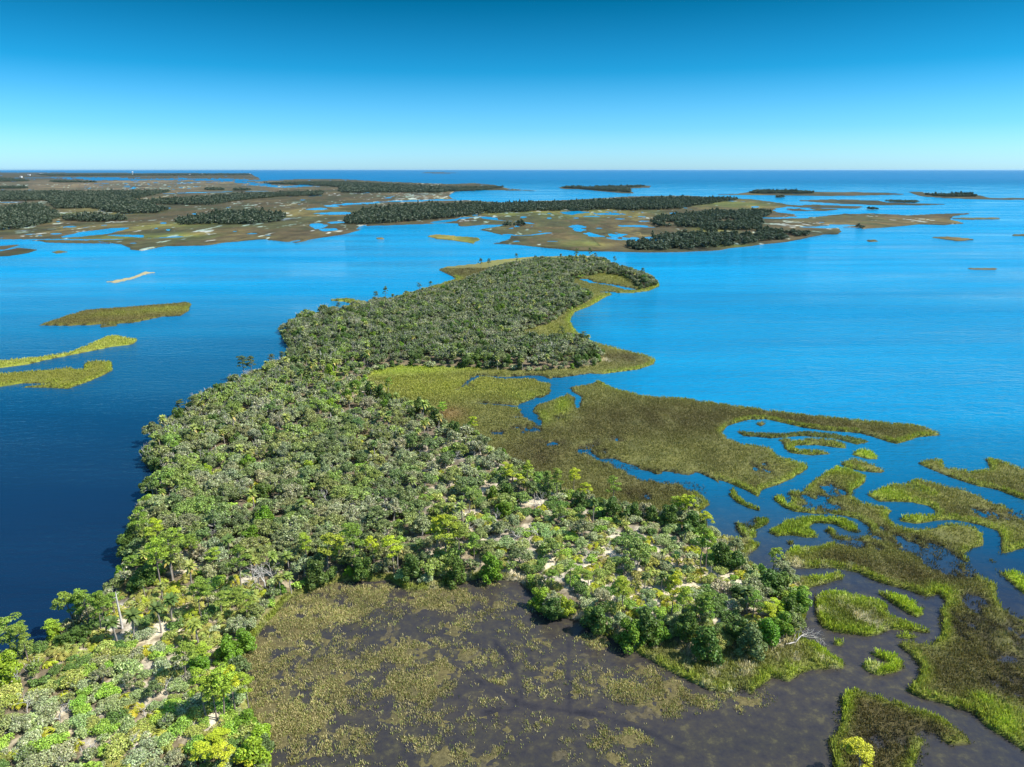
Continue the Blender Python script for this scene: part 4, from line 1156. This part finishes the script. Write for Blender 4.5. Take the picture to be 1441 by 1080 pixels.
for p in PLANTS:
    if p['kind'] in ('cedar',):
        free(p['x'], p['y'], 2.2)
    elif p['kind'] == 'bare':
        free(p['x'], p['y'], 1.5)
x, y = ground(173, 890, 0.8)
free(x, y, 4.5)
free(*ground(176, 897, 0.8), 4.0)
for a, b in zip(UPW, np.roll(UPW, -1, 0)):
    L = math.hypot(*(b - a))
    if L > 60 or min(a[1], b[1]) < 45:
        continue
    nn = np.array((b[1] - a[1], -(b[0] - a[0]))) / L
    for q in range(max(1, int(L / 1.9))):
        t = (q + random.random()) / max(1, int(L / 1.9))
        x, y = a + (b - a) * t
        px, py = project(x, y, 0.6)
        sg = 1 if poly_sd(np.array([x + nn[0]]), np.array([y + nn[1]]), UPW)[0] > 0 else -1
        o_ = 0.5 + 1.1 * random.random()
        kind = random.choices(('oak', 'cedar', 'shrub'), (.42, .18, .4) if py > 520 else (.5, .22, .28))[0]
        if not free(x + sg * nn[0] * o_, y + sg * nn[1] * o_, 1.5 if py > 520 else 1.9):
            continue
        s = random.uniform(0.5, 0.8) if kind != 'shrub' else random.uniform(0.9, 1.5)
        if kind == 'cedar':
            s *= 0.85
        PLANTS.append(dict(kind=kind, x=x + sg * nn[0] * o_, y=y + sg * nn[1] * o_, s=s, sz=s * (0.85 + 0.3 * random.random()), tone=None, rot=random.random() * 6.28, lean=(0, 0), man=False, mid=py < 520))
lo, hi = UPW.min(0), UPW.max(0)
n_try = 150000
cxs = rng.uniform(max(lo[0], -140), min(hi[0], 140), n_try)
cys = rng.uniform(40, hi[1], n_try)
csd = poly_sd(cxs, cys, UPW)
clear = fbm(cxs / 5, cys / 5, 300, 3)
for x, y, d, q in zip(cxs, cys, csd, clear):
    if d < 0.25:
        continue
    px, py = project(x, y, 0.6)
    for poly, sp_, mix in MIX:
        if inside(px, py, poly):
            break
    else:
        continue
    i = int(np.abs(dep - math.degrees(math.atan2(CAMH, math.hypot(x, y)))).argmin())
    j = int(round((math.degrees(math.atan2(x, y)) + 50) / 0.075))
    sand = SAND[i * ncol + j] if 0 <= j < ncol else 0
    if q * 0.9 + sand * 0.26 > 0.80 or (sand > 0.8 and random.random() < 0.5):
        continue
    u, kind = random.random(), None
    for k, w_ in mix.items():
        u -= w_
        if u < 0:
            kind = k
            break
    if kind is None:
        continue
    if sand > 0.5 and kind == 'oak' and random.random() < 0.7:
        kind = 'shrub'
    r = sp_ * {'oak': 1.15, 'cedar': 1.1, 'palm': 0.8, 'palmetto': 0.72, 'shrub': 0.85, 'bare': 0.9}[kind]
    if not free(x, y, r):
        continue
    s = {'oak': (0.58, 1.0), 'cedar': (0.7, 1.05), 'palm': (0.6, 0.95), 'palmetto': (0.8, 1.45), 'shrub': (0.6, 1.3), 'bare': (0.4, 0.8)}[kind]
    s = s[0] + (s[1] - s[0]) * random.random()
    if kind == 'oak' and sp_ < 2.0:
        s *= 0.52
    if kind == 'oak' and d < 2.5:
        s *= 0.75
    if kind == 'oak' and py < 520:
        s *= 1.08
    PLANTS.append(dict(kind=kind, x=x, y=y, s=s * (0.95 + 0.33 * random.random() if kind in ('oak', 'shrub') else 1), sz=s * (0.85 + 0.3 * random.random()), tone=None, rot=random.random() * 6.28, lean=(random.gauss(0, .04), random.gauss(0, .04)), man=False, mid=py < 520))

tw = {'oak': [.36, .2, .16, .16, .12], 'pine': [.34, .42, .24, 0], 'palm': [.55, .12, .33], 'palmetto': [.6, .08, .32], 'cedar': [.5, .25, .15, .1], 'shrub': [.33, .22, .22, .14, .09], 'bare': [1]}
for p in PLANTS:
    p['z'] = max(gz(p['x'], p['y']), 0.0)
    if p['tone'] is None:
        w_ = list(tw[p['kind']])
        n_ = float(fbm(np.array([p['x'] / 16]), np.array([p['y'] / 16]), 330, 2)[0])
        n2_ = (float(fbm(np.array([p['x'] / 11]), np.array([p['y'] / 11]), 350, 2)[0]) - 0.25) * 2 + random.gauss(0, 0.13)
        w_ = [q_ * math.exp(-((n2_ - (i_ + 0.5) / len(w_)) / 0.22) ** 2) + 0.02 * q_ for i_, q_ in enumerate(w_)]
        if p['kind'] == 'oak':
            w_[4] *= max(0.1, (n_ - 0.3) * 4)
            w_[3] *= max(0.1, (0.7 - n_) * 4)
            if p.get('mid'):
                w_ = [q_ * f_ for q_, f_ in zip(w_, (1, .8, 4.0, .3, .4))]
        if p['kind'] == 'cedar' and p.get('mid'):
            w_ = [.8, .1, .1, 0]
        p['tone'] = random.choices(range(len(w_)), w_)[0]
    d = math.hypot(math.hypot(p['x'], p['y']), CAMH - p['z'])
    p['app'] = p['sz'] * HT[p['kind']] * (1 if p['kind'] in ('pine', 'bare', 'palm') else 1.4) / d
    px, py = project(p['x'], p['y'], p['z'] + 0.5 * HT[p['kind']] * p['sz'])
    p['px'], p['py'] = px, py
    p['in'] = -4 < px < 1445 and py < 1084
indiv, rest = [], []
for k in NAME:
    L = sorted((p for p in PLANTS if p['kind'] == k), key=lambda p: -(p['app'] if p['in'] else -1))
    a = [p for p in L if p['in']][:290]
    ids = set(map(id, a))
    indiv += a
    rest += [p for p in L if id(p) not in ids]
print('plants', {k: (sum(p['kind'] == k for p in indiv), sum(p['kind'] == k for p in rest)) for k in NAME})


def size_word(p):
    s = p['sz']
    if p['kind'] in ('pine', 'palm'):
        h = s * HT[p['kind']]
        t = (5, 8.5) if p['kind'] == 'pine' else (3.8, 5.2)
        return 'short' if h < t[0] else ('tall' if h > t[1] else 'medium')
    t = dict(oak=(0.58, 0.85), cedar=(0.75, 0.98), palmetto=(0.95, 1.25), shrub=(0.8, 1.1), bare=(0.45, 0.8))[p['kind']]
    return 'small' if s < t[0] else ('large' if s > t[1] else 'medium')


tree_root = {}
for p in indiv:
    k = p['kind']
    v = random.randrange(len(ME[k]))
    tone = TONES[k][p['tone']]
    g = 0.94 + 0.12 * random.random()
    colr = tuple(c_ * g * (1 + random.gauss(0, 0.05)) for c_ in tone[1]) + (1.0,)
    meshes = ME[k][v]
    if len(meshes) > 1:
        root = link(NAME[k], None)
        root.empty_display_size = 0.3
        a = link('foliage' if k == 'shrub' else 'crown', meshes[0], root)
        a.color = colr
        link('twigs' if k == 'shrub' else 'trunk', meshes[1], root)
    else:
        root = link(NAME[k], meshes[0])
        root.color = colr
    root.location = (p['x'], p['y'], p['z'])
    root.rotation_euler = (p['lean'][0], p['lean'][1], p['rot'])
    root.scale = (p['s'], p['s'], p['sz'])
    bx, by = project(p['x'], p['y'], p['z'])
    phr = min(SEEDS, key=lambda s_: ((s_[0] - bx) / 1.0) ** 2 + ((s_[1] - by) * 1.5) ** 2)[2]
    lab = f"{size_word(p)} {tone[0]} {WORD[k]} {phr}"
    wl = lab.split()
    tag(root, ' '.join(wl[:16]), CAT[k], None)
    p['obj'] = root
by = {}
for p in indiv:
    by.setdefault(p['obj']['label'], []).append(p)
for lab, L in by.items():
    for p in L:
        p['obj']['group'] = f"{CAT[p['kind']]}s: {lab}"
print('labels', len(by), 'for', len(indiv))


TWIGS = [join([tube([(q[0], q[1], q[2]), (q[0] * 1.15, q[1] * 1.15, q[2] + 0.7), (q[0] * 1.3 + q[3], q[1] * 1.3, q[2] + 1.3)], (0.05, 0.04, 0.02), 3) for q in np.random.default_rng(900 + i).uniform((-1.5, -1.5, 2.4, -.3), (1.5, 1.5, 3.4, .3), (14, 4))]) for i in range(4)]


def grove(name, plants, shapes, label, cat):
    """what is past counting of one kind: one mesh"""
    vs, fs, cs, n = [], [], [], 0
    for p in plants:
        sh = shapes[random.randrange(len(shapes))]
        c_, s_ = math.cos(p['rot']), math.sin(p['rot'])
        v = sh[0] * np.array((p['s'], p['s'], p['sz']))
        v = np.stack([v[:, 0] * c_ - v[:, 1] * s_ + p['x'], v[:, 0] * s_ + v[:, 1] * c_ + p['y'], v[:, 2] + p['z']], 1)
        vs.append(v.astype(np.float32))
        fs.append(sh[1] + n)
        tone = np.array(TONES[p['kind']][p['tone']][1]) * (0.93 + 0.14 * random.random())
        cs.append(sh[2] * tone * (0.84 if p.get('mid') else 1.0))
        n += len(v)
        if name == 'oak_woods':
            tw_ = TWIGS[random.randrange(4)]
            v = tw_[0] * np.array((p['s'], p['s'], p['sz']))
            v = np.stack([v[:, 0] * c_ - v[:, 1] * s_ + p['x'], v[:, 0] * s_ + v[:, 1] * c_ + p['y'], v[:, 2] + p['z']], 1)
            vs.append(v.astype(np.float32))
            fs.append(tw_[1] + n)
            cs.append(np.full((len(v), 3), 0.45) * np.array((1.0, 0.95, 0.85)))
            n += len(v)
    if vs:
        me = mesh_of(name, np.concatenate(vs), np.concatenate(fs), np.concatenate(cs), [LEAF])
        tag(link(name, me), label, cat, None, 'stuff')


sel = lambda k: [p for p in rest if p['kind'] == k]
grove('oak_woods', sel('oak'), OAK_L, 'dense grey green oak canopy covering the middle of the island', 'woods')
grove('cedar_woods', sel('cedar'), CEDAR_L, 'dark rounded cedars scattered through the middle wood', 'woods')
grove('scrub', sel('shrub'), SHRUB_L, 'low pale scrub filling gaps across the island', 'scrub')
grove('palmetto_thicket', sel('palmetto'), PALMETTOS, 'yellow green palmetto undergrowth on the sandy flats', 'undergrowth')
grove('palm_grove', sel('palm'), [join([a, (b[0], b[1], b[2] * 1.3)]) for a, b in PALMS], 'palms rising through the middle wood', 'woods')

# driftwood: a fallen bleached tree on the bank of the point
for px, py, rz, s_, lab in [(1108, 908, 0.4, 1.2, 'bleached fallen tree with tangled branches on the bank of the point'), (1130, 893, -0.9, 0.8, 'white driftwood branch reaching into the curved channel'),
                            (607, 806, 0.2, .55, 'pale fallen log on the north rim of the pond')]:
    x, y = ground(px, py, 0.5)
    o = link('driftwood', ME['bare'][1][0])
    o.location = (x, y, 0.75)
    o.rotation_euler = (0.15, 1.35, rz)
    o.scale = (s_, s_, s_)
    tag(o, lab, 'driftwood')
# the branchless snag on the sand strip
tr, st_ = [tube([(0, 0, -.4), (0.05, 0, 2.5), (-0.05, .05, 5), (0, 0, 6.6)], (0.2, 0.17, 0.13, 0.06), 7)], None
for z_, a in ((3.6, 0.5), (4.7, 2.6), (5.6, 4.4), (6.0, 1.2)):
    tr.append(tube([(0, 0, z_), (0.6 * math.cos(a), 0.6 * math.sin(a), z_ + .2)], (0.05, 0.02), 4))
x, y = ground(173, 890, 0.8)
o = link('tree_snag', as_wood('tree_snag', join(tr), PALE))
o.location = (x, y, gz(x, y))
tag(o, 'bare branchless grey trunk standing on the sand strip', 'snag')


# ------------------------------------------------------------------ marsh grass
def tufts(sel_f, dens, hgt, wid, seed, colf, name, label, nb=3):
    r = np.random.default_rng(seed)
    f = quad[sel_f]
    pts = np.stack([X, Y, Z], 1)
    a, b, c_, d_ = (pts[f[:, k]] for k in range(4))
    area = np.linalg.norm(np.cross(c_ - a, d_ - b), axis=1) / 2
    n = r.poisson(area * dens)
    k = np.repeat(np.arange(len(f)), n)
    u, v = r.random((len(k), 1)), r.random((len(k), 1))
    P = (a[k] * (1 - u) + b[k] * u) * (1 - v) + (d_[k] * (1 - u) + c_[k] * u) * v
    vi = f[k, 0]
    C0 = colf(vi, r)
    P[:, 2] = np.maximum(P[:, 2], -0.02) - 0.03
    hs = hgt * (0.55 + 0.8 * r.random((len(k), 1)))
    ws = wid * (0.6 + 0.8 * r.random((len(k), 1)))
    sc = np.maximum(1.0, RD[vi] / 150)[:, None] ** 0.45
    V, CC = [], []
    for q_ in range(nb):
        an = r.random((len(k), 1)) * 6.28
        t = np.concatenate([np.cos(an), np.sin(an), 0 * an], 1)
        ln = np.concatenate([-np.sin(an), np.cos(an), 0 * an], 1) * (0.15 + 0.5 * r.random((len(k), 1)))
        off = r.normal(size=(len(k), 3)) * np.array((0.16, 0.16, 0)) * sc
        up = np.array((0, 0, 1.0))
        p0 = P + off
        V.append(np.stack([p0 - t * ws * sc * .35, p0 + t * ws * sc * .35, p0 + t * ws * sc * .75 + (up + ln) * hs, p0 - t * ws * sc * .75 + (up + ln) * hs * 0.85], 1))
        CC.append(np.repeat((C0 * np.clip(1 + 0.22 * r.normal(size=(len(k), 1)), .5, 1.7))[:, None], 4, 1))
    V = np.concatenate(V).reshape(-1, 3)
    CC = np.concatenate(CC).reshape(-1, 3)
    print(name, len(k))
    me = mesh_of(name, V, np.arange(len(V)).reshape(-1, 4), CC, [GRASS])
    tag(link(name, me), label, 'grass', None, 'stuff')


fr, fzz, fi = RD[quad[:, 0]], Z[quad].mean(1), fl
fu = usd[quad[:, 0]]
lushness = COL[quad[:, 0]][:, 1] / (COL[quad[:, 0]][:, 0] + 1e-3)
bright = COL[quad[:, 0]][:, 1]
wet = fzz < 0.03
marsh = (fi != 1) & (fi != 2) & ((fzz > -0.02) | ((fzz > -0.4) & (zf[quad[:, 0]] > 0.12))) & ~((fi == 0) & (fu > 0.3)) & (fr < 520)
dn = np.where(fr < 150, 15.0, np.where(fr < 240, 8.0, 2.6)) * (0.35 + 1.2 * np.clip(NZ[quad[:, 0]] * 1.6 - 0.3, 0, 1)) * np.where(wet, 0.22, 1.0)
cf = lambda vi, r: np.maximum(COL[vi], 0.03) * np.array((1.3, 1.3, 1.2))
for s_, nm, lb, h_, sd_ in ((bright > 0.2, 'cordgrass', 'bright yellow green cordgrass along channel edges and on islets', 0.75, 1),
                            (bright <= 0.2, 'needlerush', 'olive and brown needlerush covering the marsh flats', 0.5, 2)):
    k = np.nonzero(marsh & s_)[0]
    tufts(k, dn[k], h_ * 0.8, 0.075, sd_, cf, nm, lb)
k = np.nonzero((fi == 1) & (PD[quad[:, 0]] > 0.02))[0]
pv = quad[k, 0]
patchy = np.clip(fbm(X[pv] / 1.7, Y[pv] / 1.7, 101, 4) * 4.4 - 1.95 + 0.7 * PD[pv], 0, 1.3)
tufts(k, 48.0 * PD[pv] * patchy ** 1.4 + 1.6 * PD[pv], 0.26, 0.055, 3, lambda vi, r: np.array((0.45, 0.385, 0.18)) * (0.6 + 0.75 * fbm(X[vi] / 4, Y[vi] / 4, 9, 2))[:, None] * np.where(r.random((len(vi), 1)) < 0.35, np.array((0.62, 0.78, 0.5)), 1.0),
      'straw_grass', 'tan tussocks of dead grass standing in the flooded pond')

# ------------------------------------------------------------------ the far woods
WOODS = [
    (A((-400, 292), (0, 288), (130, 272), (205, 282), (245, 318), (200, 346), (100, 366), (0, 381), (-400, 400)), 'dark pine wood at the left edge beyond the river', 9),
    (A((-400, 222), (200, 216), (420, 214), (715, 212), (640, 228), (560, 245), (600, 268), (735, 296), (700, 304), (520, 306), (380, 283), (230, 286), (200, 250), (-400, 252)), 'broad dark pine wood across the left marsh', 9),
    (A((262, 327), (420, 318), (520, 326), (540, 335), (420, 341), (270, 335)), 'small separate wood below the broad left one', 9),
    (A((745, 338), (890, 318), (900, 306), (1050, 303), (1200, 312), (1210, 332), (1050, 352), (900, 351), (760, 351)), 'isolated two part wood near the river bend', 9),
    (A((570, 258), (800, 244), (1000, 226), (1360, 214), (1360, 229), (1150, 236), (1000, 251), (900, 269), (620, 266)), 'long thin wood running right from the broad one', 9),
    (A((1110, 177), (1300, 172), (1441, 172)) + B((100, 176), (420, 194), (690, 194), (600, 206), (400, 216), (0, 216)) + A((1441, 193), (1300, 184)), 'dark wood on the headland by the open sea', 9),
    (B((95, 296), (300, 274), (560, 268), (640, 268), (900, 264), (1200, 250), (1440, 242)) + C((230, 246), (200, 252), (0, 280)) + B((1440, 286), (1200, 291), (900, 294), (600, 306), (430, 326), (200, 346), (40, 351), (30, 335)), 'longest dark tree belt behind the far river', 9),
    (B((1315, 330), (1440, 314)) + C((0, 314), (150, 303), (350, 297), (395, 305), (380, 312), (330, 322), (350, 352), (330, 374), (230, 378), (100, 384), (95, 366), (0, 364)) + B((1330, 361)), 'upper wood of the right far shore', 8),
    (C((0, 398), (100, 393), (330, 376), (450, 390), (540, 394), (430, 416), (240, 441), (100, 456), (0, 461)) + B((1440, 463), (1230, 463), (1210, 445), (1330, 405), (1440, 396)), 'lower wood along the right far waterline', 7),
    (B((692, 350), (770, 347), (800, 356), (690, 361)), 'tiny tree clump on the far marsh', 8),
    (K8((285, 126), (320, 120), (480, 122), (560, 128), (500, 131), (300, 130)), 'tree line on the low barrier island', 9),
    (K8((1020, 135), (1100, 139), (1210, 134), (1240, 143), (1100, 145)), 'trees on the dark right barrier island', 9),
    (K7((930, 105), (1000, 102), (1040, 107), (1100, 103), (1290, 98), (1200, 106), (1220, 125), (1150, 120)), 'trees on the sea edge island', 9),
    (K6((-300, 63), (0, 63), (110, 72), (110, 78), (-300, 80)), 'faint wood near the left horizon', 9),
    (K6((210, 76), (400, 80), (415, 84), (230, 82)), 'thin far grove before the horizon water', 9),
    (K6((-200, 103), (100, 103), (120, 108), (-200, 110)), 'thin grove on the far grey marsh', 9),
    (K6((160, 47), (560, 47), (1050, 45), (1050, 51), (560, 53), (200, 54)), 'last dark tree line under the horizon', 12),
    (K6((870, 110), (950, 110), (950, 116), (870, 115)), 'little grove right of the grey marsh pool', 8),
    (K6((990, 112), (1050, 111), (1050, 116), (990, 116)), 'little grove by the headland creek', 8),
    (K8((740, 268), (765, 267), (765, 276), (745, 276)), 'dark thicket at the spit shore', 4),
    (K8((400, 143), (420, 142), (425, 147), (400, 147)), 'tiny thicket in the far inlet', 6),
    (K8((790, 194), (825, 195), (825, 199), (795, 199)), 'tiny dark clump in the far bay', 5),
    (C((860, 248), (990, 250), (985, 258), (880, 256)), 'thin scrub on the upper marsh bar', 3),
]
pts_all = 0
for pts, lab, hh in WOODS:
    P = wpoly(pts)
    lo, hi = P.min(0), P.max(0)
    lo = np.maximum(lo, [-1.25 * hi[1], 0])
    hi = np.minimum(hi, [1.25 * hi[1], 1e9])
    dist = np.median(P[:, 1])
    sp_ = max(4.6, dist * 0.0023)
    nx, ny = max(1, int((hi[0] - lo[0]) / sp_)), max(1, int((hi[1] - lo[1]) / sp_))
    gx, gy = np.meshgrid(np.arange(nx), np.arange(ny))
    x = lo[0] + (gx.ravel() + rng.random(nx * ny)) * sp_
    y = lo[1] + (gy.ravel() + rng.random(nx * ny)) * sp_
    ok = (poly_sd(x, y, P) + sp_ * 5 * (fbm(x / (sp_ * 7), y / (sp_ * 7), 400, 4) - 0.5) > 0) & (fbm(x / (sp_ * 5), y / (sp_ * 9), 410, 3) < 0.64) & (np.abs(x) < 0.95 * y + 60)
    x, y = x[ok], y[ok]
    vs, fs, cs, n = [], [], [], 0
    for a, b in zip(x, y):
        sh = OAK_F[random.randrange(6)]
        s_ = sp_ / 3.6 * (0.75 + 0.5 * random.random())
        tall = hh / 5.6 * (0.5 + 0.55 * random.random() + (0.6 * random.random() if random.random() < 0.12 else 0))
        v = sh[0] * np.array((s_, s_, tall)) + np.array((a, b, 0.6))
        vs.append(v)
        fs.append(sh[1] + n)
        k = 0.82 + 0.36 * random.random()
        cs.append(sh[2] ** 0.6 * np.array((0.066, 0.09, 0.05)) * k)
        n += len(v)
    if not vs:
        print('no trees', lab)
        continue
    pts_all += len(vs)
    me = mesh_of('far_woods', np.concatenate(vs), np.concatenate(fs), np.concatenate(cs), [LEAF])
    tag(link('far_woods', me), lab, 'woods', None, 'stuff')
print('far trees', pts_all)


# ------------------------------------------------------------------ specks of building on the far shore
def box(x0, x1, y0, y1, z0, z1):
    v = np.array([(x, y, z) for z in (z0, z1) for y in (y0, y1) for x in (x0, x1)], float)
    f = np.array([(0, 2, 3, 1), (4, 5, 7, 6), (0, 1, 5, 4), (2, 6, 7, 3), (0, 4, 6, 2), (1, 3, 7, 5)])
    return v, f


x, y = ground(187, 247.2)
root = link('water_tower', None)
root.location = (x, y, 0.8)
root.scale = (1.0, 1.0, 1.0)
tag(root, 'white mushroom shaped water tower on the far left horizon', 'water tower')
th = np.linspace(-1.2, 1.57, 9)
link('tank', as_wood('tank', tube([(0, 0, 36 + 6 * math.sin(t)) for t in th], [max(0.05, 9.5 * math.cos(t)) for t in th], 16), WHITE), root)
link('column', as_wood('column', tube([(0, 0, -1), (0, 0, 6), (0, 0, 24), (0, 0, 32)], (5, 2.2, 2.0, 4), 12), WHITE), root)
for px, py, w_, lab in [(41, 247.3, 60, 'small white building on the far left shore'), (58, 245.6, 90, 'long white building under the left horizon'), (30, 250.2, 30, 'white house at the edge of the faint left wood'),
                        (267, 247.2, 40, 'white house right of the water tower'), (285, 246.2, 34, 'pale house among the last tree line'), (352, 246.0, 50, 'tall white house at the end of the last tree line')]:
    x, y = ground(px, py)
    root = link('house', None)
    root.location = (x, y, 0.8)
    tag(root, lab, 'house')
    hw = w_ * 0.22
    link('wall', mesh_of('wall', *box(-hw, hw, -9, 9, -1, 9), None, [WHITE]), root)
    v = np.array([(-hw - 1, -10, 9.01), (hw + 1, -10, 9.01), (hw + 1, 10, 9.01), (-hw - 1, 10, 9.01), (-hw, 0, 13), (hw, 0, 13)], float)
    f = np.array([(0, 1, 5, 4), (2, 3, 4, 5), (0, 3, 2, 1), (0, 4, 4, 3), (1, 2, 5, 5)])
    me = bpy.data.meshes.new('roof')
    me.from_pydata([tuple(q_) for q_ in v], [], [(0, 1, 5, 4), (2, 3, 4, 5), (0, 3, 2, 1), (0, 4, 3), (1, 2, 5)])
    me.materials.append(ROOF)
    link('roof', me, root)

# ------------------------------------------------------------------ sky, sun, air, camera
wld = bpy.data.worlds.new('World')
scene.world = wld
wld.use_nodes = True
nt = wld.node_tree
bg = nt.nodes['Background']
sky = nd(nt, 'ShaderNodeTexSky', sky_type='NISHITA')
sky.sun_disc = False
sky.sun_elevation = R(SUN_EL)
sky.sun_rotation = R(SUN_AZ)
sky.altitude = 0
sky.air_density = 1.0
sky.dust_density = 0.6
sky.ozone_density = 2.0
tc = nd(nt, 'ShaderNodeTexCoord')
sx = nd(nt, 'ShaderNodeSeparateXYZ')
nt.links.new(tc.outputs['Generated'], sx.inputs[0])
tint = ramp(nt, sx.outputs['Z'], [(0.0, (0.44, 0.77, 1.17)), (0.05, (0.19, 0.53, 0.86)), (0.12, (0.025, 0.33, 0.54)), (0.205, (0.0, 0.19, 0.285)), (0.33, (0.02, 0.42, 0.68)), (0.6, (0.5, 0.85, 0.95)), (1.0, (1.05, 1.15, 1.05))])
nt.links.new(mul(nt, sky.outputs[0], tint), bg.inputs['Color'])
bg.inputs['Strength'].default_value = 0.14
m, nt, out = new_mat('air')
pv = nd(nt, 'ShaderNodeVolumePrincipled')
pv.inputs['Color'].default_value = (0.45, 0.75, 1.0, 1)
pv.inputs['Density'].default_value = 1.0e-5
pv.inputs['Anisotropy'].default_value = 0.2
nt.links.new(pv.outputs[0], out.inputs['Volume'])
hz = link('haze', mesh_of('haze', *box(-64000, 64000, -400, 62000, -2.5, 76), None, [m]))
tag(hz, 'thin blue sea air over the whole view', 'haze', None, 'stuff')
sd = bpy.data.lights.new('sun', 'SUN')
sd.energy = 4.8
sd.angle = R(0.5)
sd.color = (1.0, 0.95, 0.86)
so = link('sun', sd)
from mathutils import Vector
dirv = Vector((math.sin(R(SUN_AZ)) * math.cos(R(SUN_EL)), math.cos(R(SUN_AZ)) * math.cos(R(SUN_EL)), math.sin(R(SUN_EL))))
so.rotation_euler = dirv.to_track_quat('Z', 'Y').to_euler()
so.location = (60, 60, 200)
cam = bpy.data.cameras.new('camera')
cam.sensor_width = 36
cam.lens = 36 * FPX / 1441
cam.clip_start = 0.5
cam.clip_end = 300000
co = link('camera', cam)
co.location = (0, 0, CAMH)
co.rotation_euler = (math.pi / 2 - PITCH, 0, 0)
scene.camera = co
vs_ = scene.view_settings
vs_.view_transform = 'Standard'
vs_.look = 'None'
vs_.exposure = 0.8
vs_.gamma = 1.0
scene.render.filter_size = 1.05
scene.cycles.max_bounces = 6
scene.cycles.transparent_max_bounces = 4
